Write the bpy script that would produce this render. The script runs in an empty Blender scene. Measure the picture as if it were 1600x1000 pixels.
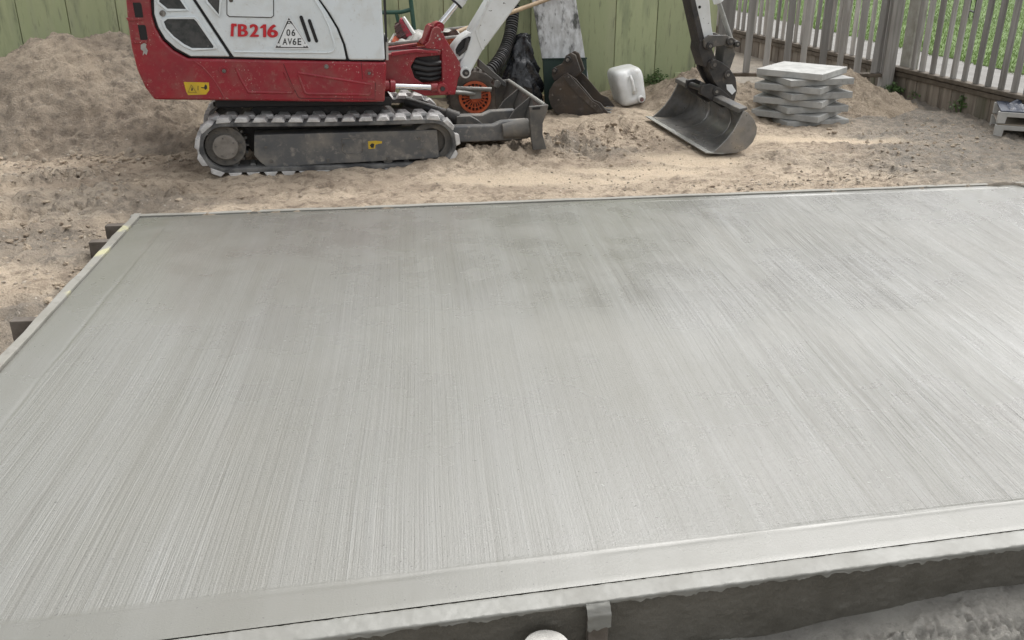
import bpy, bmesh, math, random
import numpy as np
from mathutils import Vector, Matrix

random.seed(7)
rng = np.random.default_rng(11)
R = math.radians
scene = bpy.context.scene
C = scene.collection

# ------------------------------------------------------------------ camera
FPX, HORIZON, CAMH = 1450.0, -120.0, 1.4
PITCH = math.atan((500 - HORIZON) / FPX)
cam_d = bpy.data.cameras.new('camera')
cam_d.sensor_width = 36.0
cam_d.lens = FPX / 1600 * 36.0
cam_d.clip_start = 0.05
cam_d.clip_end = 500
cam = bpy.data.objects.new('camera', cam_d)
cam.location = (0, 0, CAMH)
cam.rotation_euler = (math.pi / 2 - PITCH, 0, 0)
C.objects.link(cam)
scene.camera = cam

# ------------------------------------------------------------------ sky, sun, exposure (overcast)
SUN_EL, SUN_AZ = R(57), R(34)          # azimuth measured from +Y towards +X
world = bpy.data.worlds.new('World')
scene.world = world
world.use_nodes = True
nt = world.node_tree
nt.nodes.clear()
wo = nt.nodes.new('ShaderNodeOutputWorld')
bg = nt.nodes.new('ShaderNodeBackground')
sky = nt.nodes.new('ShaderNodeTexSky')
sky.sky_type = 'NISHITA'
sky.sun_disc = False
sky.sun_elevation = SUN_EL
sky.sun_rotation = SUN_AZ
sky.air_density = 1.0
sky.dust_density = 4.0
sky.ozone_density = 1.0
hs = nt.nodes.new('ShaderNodeHueSaturation')     # cloud cover: nearly colourless sky
hs.inputs['Saturation'].default_value = 0.12
nt.links.new(sky.outputs[0], hs.inputs['Color'])
nt.links.new(hs.outputs[0], bg.inputs[0])
bg.inputs[1].default_value = 0.15
nt.links.new(bg.outputs[0], wo.inputs[0])
sun_d = bpy.data.lights.new('sun', 'SUN')
sun_d.energy = 0.75
sun_d.angle = R(55)
sun_d.color = (1.0, 0.97, 0.93)
sun = bpy.data.objects.new('sun', sun_d)
sd = Vector((math.sin(SUN_AZ) * math.cos(SUN_EL), math.cos(SUN_AZ) * math.cos(SUN_EL), math.sin(SUN_EL)))
sun.rotation_euler = sd.to_track_quat('Z', 'Y').to_euler()
sun.location = (0, 4, 8)
C.objects.link(sun)
scene.view_settings.view_transform = 'Standard'
scene.view_settings.look = 'None'
scene.view_settings.exposure = 1.05
scene.view_settings.gamma = 1.0
scene.cycles.use_denoising = True

# ------------------------------------------------------------------ measuring: photo pixel (1600 x 1000) -> place in the world
_c, _s = math.cos(PITCH), math.sin(PITCH)
def ray(px, py):
    u, v = (px - 800) / FPX, (500 - py) / FPX
    return Vector((u, _c + v * _s, -_s + v * _c))
def G(px, py, z=0.0):
    r = ray(px, py)
    t = (z - CAMH) / r.z
    return Vector((r.x * t, r.y * t, z))
def VY(px, py, Y):
    r = ray(px, py)
    return Vector((0, 0, CAMH)) + r * (Y / r.y)
class Frame:
    """local axes: s along, t across (away from the viewer), z up; p tips the nose down"""
    def __init__(self, o, yaw, p=0.0):
        self.o = Vector((o[0], o[1], o[2] if len(o) > 2 else 0.0))
        self.d = Vector((math.cos(yaw), math.sin(yaw), 0)); self.n = Vector((-self.d.y, self.d.x, 0))
        self.cp, self.sp = math.cos(p), math.sin(p)
        self.yaw = yaw
    def __call__(self, s, t, z):
        S = s * self.cp + z * self.sp; Z = -s * self.sp + z * self.cp
        return self.o + self.d * S + self.n * t + Vector((0, 0, Z))
    def px(self, px, py, t=0.0):
        q = self.o + self.n * t
        r = ray(px, py)
        k = q.dot(self.n) / r.dot(self.n)
        w = Vector((0, 0, CAMH)) + r * k
        S = (w - q).dot(self.d); Z = w.z - self.o.z
        return (S * self.cp - Z * self.sp, S * self.sp + Z * self.cp)
    def pts(self, L, t=0.0):
        return [self.px(x, y, t) for x, y in L]
WF = Frame((0, 0, 0), 0.0)

# ------------------------------------------------------------------ numpy noise
def _hash(ix, iy, seed):
    h = (ix.astype(np.int64) * 374761393 + iy.astype(np.int64) * 668265263 + seed * 974634777) & 0xffffffff
    h = ((h ^ (h >> 13)) * 1274126177) & 0xffffffff
    h = h ^ (h >> 16)
    return (h & 0xffff) / 65535.0
def vnoise(x, y, seed=0):
    ix, iy = np.floor(x), np.floor(y)
    fx, fy = x - ix, y - iy
    fx = fx * fx * fx * (fx * (fx * 6 - 15) + 10); fy = fy * fy * fy * (fy * (fy * 6 - 15) + 10)
    a = _hash(ix, iy, seed); b = _hash(ix + 1, iy, seed); c = _hash(ix, iy + 1, seed); d = _hash(ix + 1, iy + 1, seed)
    return (a * (1 - fx) + b * fx) * (1 - fy) + (c * (1 - fx) + d * fx) * fy - 0.5
def fbm(x, y, f, oct=4, seed=0, gain=0.5, ridged=False):
    r = 0; a = 1.0
    for k in range(oct):
        v = vnoise(x * f + 17.3 * k, y * f - 9.1 * k, seed + k)
        if ridged: v = 0.5 - 2 * np.abs(v)
        r = r + a * v; a *= gain; f *= 2.03
    return r
def sstep(a, b, x):
    t = np.clip((x - a) / (b - a), 0, 1)
    return t * t * (3 - 2 * t)

# ------------------------------------------------------------------ materials
def new_mat(name):
    m = bpy.data.materials.new(name)
    m.use_nodes = True
    t = m.node_tree
    return m, t, t.nodes['Principled BSDF']
def node(t, typ, **kw):
    n = t.nodes.new(typ)
    for k, v in kw.items(): setattr(n, k, v)
    return n
def mixc(t, fac, a, b):
    n = node(t, 'ShaderNodeMix', data_type='RGBA')
    for sock, v in ((n.inputs[0], fac), (n.inputs[6], a), (n.inputs[7], b)):
        if hasattr(v, 'is_linked') or hasattr(v, 'links'): t.links.new(v, sock)
        elif isinstance(v, (tuple, list)): sock.default_value = (*v[:3], 1)
        else: sock.default_value = v
    return n.outputs[2]
def mrange(t, v, a, b, c=0.0, d=1.0):
    n = node(t, 'ShaderNodeMapRange')
    t.links.new(v, n.inputs[0])
    for i, q in enumerate((a, b, c, d)): n.inputs[i + 1].default_value = q
    return n.outputs[0]
def math2(t, op, a, b):
    n = node(t, 'ShaderNodeMath', operation=op)
    for i, v in enumerate((a, b)):
        if hasattr(v, 'links'): t.links.new(v, n.inputs[i])
        else: n.inputs[i].default_value = v
    return n.outputs[0]
def noise_tex(t, vec, scale, detail=4, rough=0.55, dist=0.0):
    n = node(t, 'ShaderNodeTexNoise')
    t.links.new(vec, n.inputs['Vector'])
    n.inputs['Scale'].default_value = scale; n.inputs['Detail'].default_value = detail
    n.inputs['Roughness'].default_value = rough; n.inputs['Distortion'].default_value = dist
    return n.outputs[0]
def obj_vec(t, stretch=(1, 1, 1)):
    tc = node(t, 'ShaderNodeTexCoord'); oi = node(t, 'ShaderNodeObjectInfo')
    ad = node(t, 'ShaderNodeVectorMath', operation='MULTIPLY_ADD')
    cmb = node(t, 'ShaderNodeCombineXYZ')
    for i in range(3): t.links.new(oi.outputs['Random'], cmb.inputs[i])
    t.links.new(cmb.outputs[0], ad.inputs[0]); ad.inputs[1].default_value = (37, 23, 51)
    t.links.new(tc.outputs['Object'], ad.inputs[2])
    mp = node(t, 'ShaderNodeMapping')
    mp.inputs['Scale'].default_value = stretch
    t.links.new(ad.outputs[0], mp.inputs[0])
    return mp.outputs[0]
def bump(t, b, h, strength, dist=0.01):
    n = node(t, 'ShaderNodeBump')
    n.inputs['Strength'].default_value = strength; n.inputs['Distance'].default_value = dist
    t.links.new(h, n.inputs['Height']); t.links.new(n.outputs[0], b.inputs['Normal'])
    return n
def mat(name, c1, c2=None, scale=8, rough=0.6, rough2=None, metal=0.0, bmp=0.0, bscale=60, stretch=(1, 1, 1),
        lo=0.38, hi=0.62, spots=None, layers=(), bdist=0.006, spec=0.5, obj_rand=0.0):
    m, t, b = new_mat(name)
    b.inputs['Metallic'].default_value = metal
    b.inputs['Specular IOR Level'].default_value = spec
    v = obj_vec(t, stretch)
    c2 = c2 or tuple(x * 0.75 for x in c1)
    f = mrange(t, noise_tex(t, v, scale, 6, 0.6), lo, hi)
    col = mixc(t, f, c1, c2)
    for (lc, ls, llo, lhi, amt) in layers:
        f2 = mrange(t, noise_tex(t, v, ls, 5, 0.65), llo, lhi, 0, amt)
        col = mixc(t, f2, col, lc)
    if spots:
        sc, ss, thr = spots
        v2 = obj_vec(t)
        f3 = math2(t, 'MULTIPLY', mrange(t, noise_tex(t, v2, ss, 2, 0.6), thr, thr + 0.02), mrange(t, noise_tex(t, v2, 4.5, 3, 0.5), 0.44, 0.56))
        col = mixc(t, f3, col, sc)
    if obj_rand:
        oi = node(t, 'ShaderNodeObjectInfo')
        hv = node(t, 'ShaderNodeHueSaturation')
        t.links.new(mrange(t, oi.outputs['Random'], 0, 1, 1 - obj_rand, 1 + obj_rand), hv.inputs['Value'])
        t.links.new(col, hv.inputs['Color']); col = hv.outputs[0]
    t.links.new(col, b.inputs['Base Color'])
    if rough2 is not None: t.links.new(mrange(t, f, 0, 1, rough, rough2), b.inputs['Roughness'])
    else: b.inputs['Roughness'].default_value = rough
    if bmp: bump(t, b, noise_tex(t, obj_vec(t, stretch), bscale, 5, 0.6), bmp, bdist)
    return m

MAT = {}
MAT['red'] = mat('red_paint', (0.27, 0.011, 0.022), (0.22, 0.013, 0.022), 5, 0.30, 0.46, spots=((0.5, 0.42, 0.36), 100, 0.675),
                 layers=[((0.20, 0.095, 0.075), 7, 0.46, 0.70, 0.5), ((0.30, 0.17, 0.13), 30, 0.58, 0.70, 0.45)])
MAT['white'] = mat('white_paint', (0.66, 0.71, 0.73), (0.62, 0.66, 0.665), 3, 0.28, 0.42, layers=[((0.45, 0.43, 0.38), 6, 0.52, 0.76, 0.45), ((0.36, 0.33, 0.28), 40, 0.60, 0.70, 0.4)])
MAT['boomwhite'] = mat('boom_paint', (0.64, 0.66, 0.655), (0.56, 0.57, 0.555), 6, 0.45, 0.6, spots=((0.06, 0.05, 0.045), 42, 0.70),
                       layers=[((0.3, 0.27, 0.22), 9, 0.56, 0.75, 0.5)])
MAT['black'] = mat('black_plastic', (0.010, 0.010, 0.011), (0.02, 0.02, 0.02), 20, 0.5)
MAT['seal_shade'] = mat('seal_and_gap_shade', (0.004, 0.004, 0.005), None, 20, 0.6)  # near-black for seals, and painted in for the shade inside gaps and openings
MAT['grille'] = mat('grille_mesh', (0.018, 0.022, 0.022), (0.06, 0.06, 0.058), 26, 0.45, 0.7, spots=((0.2, 0.2, 0.19), 70, 0.72))
MAT['steel'] = mat('dusty_dark_steel', (0.06, 0.06, 0.058), (0.13, 0.12, 0.104), 7, 0.5, 0.8, bmp=0.25, bscale=70,
                   layers=[((0.22, 0.19, 0.15), 16, 0.56, 0.75, 0.6)])
MAT['frame'] = mat('grey_frame_paint', (0.085, 0.088, 0.090), (0.115, 0.112, 0.105), 6, 0.5, 0.7, bmp=0.12, bscale=50,
                   layers=[((0.25, 0.225, 0.19), 6, 0.46, 0.72, 0.6), ((0.30, 0.27, 0.23), 22, 0.56, 0.70, 0.6)])
MAT['hitch'] = mat('black_cast_steel', (0.018, 0.018, 0.019), (0.05, 0.045, 0.04), 14, 0.42, 0.65, bmp=0.3, bscale=60,
                   layers=[((0.2, 0.16, 0.12), 18, 0.6, 0.75, 0.5)])
MAT['rust'] = mat('rusty_bucket_steel', (0.050, 0.044, 0.040), (0.085, 0.066, 0.05), 7, 0.5, 0.8, bmp=0.35, bscale=70,
                  layers=[((0.17, 0.155, 0.14), 13, 0.54, 0.72, 0.6)])
MAT['worn'] = mat('worn_bucket_steel', (0.30, 0.295, 0.285), (0.14, 0.135, 0.128), 5, 0.26, 0.5, metal=0.6, bmp=0.2, bscale=50,
                  layers=[((0.33, 0.30, 0.25), 9, 0.50, 0.70, 0.75)])
MAT['rubber'] = mat('track_rubber', (0.045, 0.046, 0.048), (0.16, 0.158, 0.15), 10, 0.75, 0.9, bmp=0.4, bscale=60)
MAT['lug'] = mat('muddy_track_lug', (0.56, 0.555, 0.54), (0.38, 0.37, 0.355), 12, 0.85, 0.95, bmp=0.5, bscale=70,
                 layers=[((0.10, 0.10, 0.10), 22, 0.56, 0.72, 0.7)])
MAT['tyre'] = mat('tyre_rubber', (0.085, 0.079, 0.07), (0.20, 0.183, 0.158), 9, 0.8, 0.95, bmp=0.4, bscale=80)
MAT['chrome'] = mat('chrome_rod', (0.75, 0.75, 0.76), (0.68, 0.68, 0.68), 9, 0.13, 0.22, metal=1.0)
MAT['pin'] = mat('greasy_pin_steel', (0.30, 0.29, 0.27), (0.10, 0.09, 0.08), 30, 0.35, 0.6, metal=0.6)
MAT['hub'] = mat('muddy_hub', (0.235, 0.215, 0.19), (0.16, 0.145, 0.125), 16, 0.8, 0.9, bmp=0.3, bscale=60)
MAT['yellow'] = mat('yellow_sticker', (0.60, 0.40, 0.015), (0.48, 0.33, 0.03), 14, 0.5, spots=((0.12, 0.06, 0.05), 60, 0.68))
MAT['stickwhite'] = mat('white_sticker', (0.72, 0.74, 0.74), (0.66, 0.68, 0.68), 10, 0.45)
MAT['letter_red'] = mat('red_lettering', (0.50, 0.012, 0.02), (0.44, 0.012, 0.02), 20, 0.4)
MAT['green_wall'] = mat('sage_green_cladding', (0.37, 0.415, 0.23), (0.44, 0.465, 0.275), 2.2, 0.62, 0.78, stretch=(1, 1, 0.16), bmp=0.15, bscale=40,
                        layers=[((0.21, 0.24, 0.145), 9, 0.50, 0.72, 0.75), ((0.35, 0.365, 0.25), 5, 0.56, 0.72, 0.6), ((0.115, 0.12, 0.085), 34, 0.56, 0.72, 0.6)], obj_rand=0.09)
MAT['groove'] = mat('rusty_joint', (0.22, 0.13, 0.06), (0.11, 0.09, 0.055), 5, 0.9)
MAT['timber'] = mat('weathered_grey_timber', (0.36, 0.345, 0.32), (0.22, 0.206, 0.186), 9, 0.8, 0.9, stretch=(1, 1, 0.07), bmp=0.5, bscale=30,
                    layers=[((0.46, 0.445, 0.42), 16, 0.53, 0.68, 0.7), ((0.06, 0.054, 0.046), 7, 0.57, 0.72, 0.75)], obj_rand=0.38)
MAT['darktimber'] = mat('damp_brown_timber', (0.155, 0.126, 0.096), (0.28, 0.245, 0.20), 10, 0.8, 0.9, stretch=(1, 1, 0.10), bmp=0.5, bscale=25,
                        layers=[((0.035, 0.028, 0.02), 6, 0.52, 0.68, 0.65), ((0.085, 0.105, 0.05), 3, 0.6, 0.74, 0.5)], obj_rand=0.22)
MAT['rail'] = mat('mossy_rail_timber', (0.13, 0.105, 0.078), (0.075, 0.06, 0.043), 12, 0.8, 0.9, bmp=0.4, bscale=40)
MAT['concpost'] = mat('concrete_post', (0.36, 0.35, 0.31), (0.27, 0.26, 0.22), 9, 0.85, 0.9, bmp=0.3, bscale=80, layers=[((0.20, 0.21, 0.14), 6, 0.56, 0.72, 0.5)])
MAT['paver'] = mat('concrete_paving_slab', (0.40, 0.40, 0.38), (0.31, 0.31, 0.295), 10, 0.85, 0.9, bmp=0.45, bscale=120, bdist=0.003,
                   layers=[((0.20, 0.20, 0.185), 25, 0.58, 0.7, 0.5)], obj_rand=0.1)
MAT['plastic'] = mat('cloudy_white_plastic', (0.74, 0.745, 0.73), (0.62, 0.62, 0.59), 9, 0.42, 0.55, layers=[((0.38, 0.33, 0.27), 14, 0.56, 0.72, 0.5)])
MAT['orange'] = mat('orange_plastic', (0.78, 0.17, 0.06), (0.62, 0.15, 0.07), 12, 0.5, layers=[((0.4, 0.28, 0.2), 20, 0.58, 0.75, 0.6)])
MAT['tray'] = mat('orange_tray', (0.44, 0.075, 0.022), (0.30, 0.06, 0.025), 8, 0.55, layers=[((0.45, 0.40, 0.35), 16, 0.55, 0.7, 0.6)])
MAT['cement'] = mat('dried_cement', (0.42, 0.41, 0.38), (0.30, 0.29, 0.27), 20, 0.9, bmp=0.6, bscale=50)
MAT['galv'] = mat('galvanised_steel', (0.36, 0.36, 0.34), (0.27, 0.27, 0.25), 15, 0.45, 0.6, metal=0.5)
MAT['bag'] = mat('black_polythene', (0.010, 0.011, 0.013), (0.02, 0.022, 0.026), 14, 0.16, 0.3, bmp=0.5, bscale=22, bdist=0.02)
MAT['hose'] = mat('corrugated_pipe', (0.022, 0.023, 0.026), (0.07, 0.068, 0.065), 16, 0.4, 0.6)
MAT['greenmetal'] = mat('dark_green_tube', (0.018, 0.075, 0.05), (0.03, 0.09, 0.065), 14, 0.4)
MAT['panelwhite'] = mat('flaking_white_board', (0.66, 0.67, 0.67), (0.46, 0.46, 0.45), 26, 0.7, 0.85, stretch=(1, 1, 0.4), bmp=0.3, bscale=60,
                        layers=[((0.07, 0.07, 0.065), 5, 0.56, 0.63, 0.95), ((0.20, 0.20, 0.19), 30, 0.56, 0.66, 0.8)])
MAT['panelgreen'] = mat('dark_green_board', (0.010, 0.030, 0.022), (0.016, 0.038, 0.03), 6, 0.45, 0.6, spots=((0.08, 0.09, 0.08), 60, 0.72))
MAT['wood'] = mat('pale_wood', (0.42, 0.31, 0.19), (0.33, 0.24, 0.15), 10, 0.6, stretch=(0.2, 1, 1))
MAT['bristle'] = mat('cement_clogged_bristle', (0.24, 0.15, 0.145), (0.15, 0.115, 0.11), 60, 0.9, bmp=0.8, bscale=90, layers=[((0.40, 0.06, 0.08), 40, 0.56, 0.66, 0.7)])
MAT['pink'] = mat('red_bristle', (0.46, 0.055, 0.085), (0.36, 0.07, 0.09), 30, 0.7, bmp=0.5, bscale=80)
MAT['board'] = mat('formwork_timber', (0.20, 0.192, 0.165), (0.245, 0.238, 0.212), 5, 0.7, 0.85, bmp=0.2, bscale=40, 
                   layers=[((0.24, 0.23, 0.20), 14, 0.55, 0.7, 0.5)])
MAT['marked'] = mat('formwork_timber_with_paint', (0.20, 0.192, 0.165), (0.25, 0.242, 0.217), 5, 0.7, 0.85, bmp=0.2, bscale=40, layers=[((0.15, 0.142, 0.12), 14, 0.55, 0.7, 0.6), ((0.46, 0.44, 0.24), 3.1, 0.585, 0.64, 0.7)])
MAT['stake'] = mat('damp_stake_timber', (0.085, 0.07, 0.055), (0.14, 0.12, 0.10), 14, 0.8, bmp=0.3, bscale=40)
MAT['whitepaint'] = mat('grey_white_timber', (0.46, 0.45, 0.42), (0.38, 0.37, 0.34), 10, 0.7, 0.8, layers=[((0.25, 0.24, 0.2), 18, 0.56, 0.72, 0.5)])
MAT['tarp'] = mat('blue_black_sheet', (0.025, 0.032, 0.05), (0.06, 0.075, 0.11), 24, 0.3, 0.5, bmp=0.6, bscale=40)
MAT['stone'] = mat('pale_stone', (0.40, 0.35, 0.28), (0.28, 0.235, 0.18), 12, 0.9, bmp=0.5, bscale=60, obj_rand=0.25)
MAT['leaf'] = mat('weed_leaf', (0.055, 0.105, 0.025), (0.085, 0.15, 0.04), 20, 0.55)
MAT['benchblack'] = mat('black_bench_metal', (0.012, 0.012, 0.013), None, 10, 0.5)
MAT['benchwood'] = mat('bench_timber', (0.28, 0.24, 0.19), (0.2, 0.17, 0.13), 10, 0.7)

def dark_face_mat():
    m, t, b = new_mat('wet_slurry_stained_timber')
    v = obj_vec(t)
    n1 = noise_tex(t, v, 9, 6, 0.6); n2 = noise_tex(t, v, 60, 5, 0.65)
    col = mixc(t, mrange(t, n1, 0.35, 0.65), (0.078, 0.072, 0.058), (0.112, 0.104, 0.086))
    col = mixc(t, mrange(t, n2, 0.58, 0.75, 0, 0.45), col, (0.15, 0.135, 0.11))
    t.links.new(col, b.inputs['Base Color'])
    t.links.new(mrange(t, n1, 0.3, 0.7, 0.38, 0.62), b.inputs['Roughness'])
    bump(t, b, n2, 0.5, 0.008)
    return m
MAT['wetboard'] = dark_face_mat()

def slurry_mat():
    m, t, b = new_mat('wet_concrete_spill')
    v = obj_vec(t)
    n1 = noise_tex(t, v, 7, 6, 0.6); n2 = noise_tex(t, v, 55, 6, 0.7); n3 = noise_tex(t, v, 24, 4, 0.6)
    col = mixc(t, mrange(t, n1, 0.38, 0.62), (0.27, 0.259, 0.23), (0.195, 0.186, 0.164))
    col = mixc(t, mrange(t, n3, 0.56, 0.72, 0, 0.8), col, (0.10, 0.092, 0.08))
    col = mixc(t, mrange(t, n2, 0.58, 0.68, 0, 0.6), col, (0.20, 0.175, 0.15))
    t.links.new(col, b.inputs['Base Color'])
    t.links.new(mrange(t, n1, 0.35, 0.65, 0.28, 0.75), b.inputs['Roughness'])
    bump(t, b, noise_tex(t, v, 110, 6, 0.75), 0.9, 0.008)
    return m
MAT['slurry'] = slurry_mat()

def slab_mat():
    m, t, b = new_mat('brushed_wet_concrete')
    at = node(t, 'ShaderNodeAttribute', attribute_name='broom')       # x across the strokes, y along, z pass
    aw = node(t, 'ShaderNodeAttribute', attribute_name='wet')
    am = node(t, 'ShaderNodeAttribute', attribute_name='finish')      # x brushed amount, y coarse amount
    sep = node(t, 'ShaderNodeSeparateXYZ'); t.links.new(am.outputs['Vector'], sep.inputs[0])
    amt, coarse = sep.outputs[0], sep.outputs[1]
    def st(sx, sy, det=3, rough=0.55):
        mp = node(t, 'ShaderNodeMapping'); mp.inputs['Scale'].default_value = (sx, sy, 3.1)
        t.links.new(at.outputs['Vector'], mp.inputs[0])
        return noise_tex(t, mp.outputs[0], 1.0, det, rough)
    fine = st(330, 1.6, 2, 0.6); med = st(120, 0.8, 3, 0.6); line = st(46, 0.45, 2, 0.5); wide = st(11, 0.3, 3); band = st(3.4, 0.25, 2)
    v = obj_vec(t)
    patch = noise_tex(t, v, 1.1, 4, 0.5); blot = noise_tex(t, v, 5.5, 4, 0.6); grit = noise_tex(t, v, 230, 3, 0.7); pits = noise_tex(t, v, 120, 1, 0.5)
    light, mid, dark = (0.168, 0.167, 0.150), (0.150, 0.148, 0.129), (0.080, 0.074, 0.060)
    def mul(x, y): return math2(t, 'MULTIPLY', x, y)
    col = mixc(t, mrange(t, wide, 0.34, 0.66), mid, light)
    col = mixc(t, mrange(t, sep.outputs[2], 1.0, 0.0, 0, 0.55), col, (0.128, 0.126, 0.106))
    col = mixc(t, mul(mrange(t, line, 0.56, 0.76, 0, 0.55), amt), col, dark)
    col = mixc(t, mul(mrange(t, med, 0.54, 0.74, 0, 0.55), amt), col, dark)
    col = mixc(t, mul(mrange(t, fine, 0.54, 0.72, 0, 0.5), amt), col, dark)
    col = mixc(t, mul(mrange(t, med, 0.44, 0.28, 0, 0.5), amt), col, (0.225, 0.227, 0.217))
    col = mixc(t, mul(mrange(t, line, 0.42, 0.26, 0, 0.4), amt), col, (0.225, 0.227, 0.217))
    col = mixc(t, mul(mrange(t, band, 0.60, 0.82, 0, 0.18), amt), col, (0.105, 0.097, 0.08))
    col = mixc(t, mrange(t, patch, 0.46, 0.66, 0, 0.4), col, (0.146, 0.142, 0.118))
    col = mixc(t, mul(mrange(t, grit, 0.57, 0.70, 0, 0.75), coarse), col, (0.10, 0.093, 0.08))
    col = mixc(t, mrange(t, pits, 0.75, 0.77, 0, 0.85), col, (0.06, 0.056, 0.05))
    t.links.new(col, b.inputs['Base Color'])
    rg = mrange(t, patch, 0.35, 0.65, 0.20, 0.36)
    rg = math2(t, 'ADD', rg, mul(mrange(t, blot, 0.3, 0.7, -0.06, 0.10), 1.0))
    t.links.new(rg, b.inputs['Roughness'])
    b.inputs['Specular IOR Level'].default_value = 0.6
    sw = node(t, 'ShaderNodeSeparateXYZ'); t.links.new(aw.outputs['Vector'], sw.inputs[0])
    film = mul(sw.outputs[0], mrange(t, wide, 0.35, 0.65, 0.22, 0.45))
    t.links.new(film, b.inputs['Coat Weight'])
    b.inputs['Coat Roughness'].default_value = 0.2
    b.inputs['Coat IOR'].default_value = 1.6
    h = math2(t, 'ADD', mul(fine, 0.5), mul(med, 0.9))
    h = math2(t, 'ADD', h, mul(line, 0.8))
    h = mul(h, amt)
    h = math2(t, 'ADD', h, mul(mul(grit, math2(t, 'ADD', coarse, 0.3)), 0.3))
    h = math2(t, 'ADD', h, mul(blot, 0.25))
    bump(t, b, h, 0.8, 0.005)
    return m
MAT['slab'] = slab_mat()
MAT['smooth_slab'] = mat('trowelled_concrete', (0.195, 0.194, 0.175), (0.168, 0.165, 0.146), 5, 0.42, 0.55, bmp=0.25, bscale=60, bdist=0.003,
                         layers=[((0.23, 0.23, 0.212), 12, 0.55, 0.7, 0.5)])

def ground_mat(name='sandy_soil', bright=1.0):
    m, t, b = new_mat(name)
    at = node(t, 'ShaderNodeAttribute', attribute_name='zone')
    sep = node(t, 'ShaderNodeSeparateXYZ'); t.links.new(at.outputs['Vector'], sep.inputs[0])
    v = obj_vec(t)
    n1 = noise_tex(t, v, 2.3, 6, 0.62); n2 = noise_tex(t, v, 16, 6, 0.66); n3 = noise_tex(t, v, 85, 5, 0.7); n4 = noise_tex(t, v, 46, 2, 0.5)
    k = bright
    sand, tan, brown = (0.50 * k, 0.412 * k, 0.312 * k), (0.33 * k, 0.266 * k, 0.20 * k), (0.155 * k, 0.12 * k, 0.089 * k)
    col = mixc(t, mrange(t, n1, 0.38, 0.62), sand, tan)
    col = mixc(t, mrange(t, n2, 0.50, 0.66, 0, 0.8), col, brown)
    col = mixc(t, math2(t, 'MULTIPLY', sep.outputs[0], mrange(t, n2, 0.3, 0.6, 0.5, 1.0)), col, (0.20 * k, 0.182 * k, 0.155 * k))
    col = mixc(t, math2(t, 'MULTIPLY', sep.outputs[1], 0.85), col, (0.56 * k, 0.46 * k, 0.34 * k))
    col = mixc(t, math2(t, 'MULTIPLY', sep.outputs[2], mrange(t, n1, 0.3, 0.6, 0.6, 1.0)), col, (0.255 * k, 0.235 * k, 0.20 * k))
    col = mixc(t, mrange(t, n3, 0.54, 0.70, 0, 0.5), col, (0.13 * k, 0.10 * k, 0.075 * k))
    col = mixc(t, mrange(t, n4, 0.70, 0.74, 0, 0.8), col, (0.52 * k, 0.47 * k, 0.40 * k))
    t.links.new(col, b.inputs['Base Color'])
    b.inputs['Roughness'].default_value = 0.92
    b.inputs['Specular IOR Level'].default_value = 0.25
    h = math2(t, 'ADD', math2(t, 'MULTIPLY', n3, 1.2), math2(t, 'MULTIPLY', n2, 1.2))
    bump(t, b, h, 1.0, 0.018)
    return m
MAT['ground'] = ground_mat('sandy_soil', 1.16)
MAT['heap'] = ground_mat('heaped_sand', 0.9)
MAT['paving'] = mat('pale_path_paving', (0.20, 0.194, 0.18), (0.16, 0.152, 0.14), 4, 0.9, bmp=0.3, bscale=60)
MAT['lawn'] = mat('lawn_soil', (0.075, 0.125, 0.028), (0.10, 0.16, 0.035), 3, 0.9)
def grass_mat():
    m, t, b = new_mat('grass_blades')
    v = obj_vec(t)
    col = mixc(t, mrange(t, noise_tex(t, v, 3, 4), 0.35, 0.65), (0.16, 0.255, 0.05), (0.22, 0.31, 0.085))
    col = mixc(t, mrange(t, noise_tex(t, v, 40, 2), 0.45, 0.7, 0, 0.7), col, (0.06, 0.12, 0.02))
    t.links.new(col, b.inputs['Base Color']); b.inputs['Roughness'].default_value = 0.6
    return m
MAT['grass'] = grass_mat()

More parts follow.
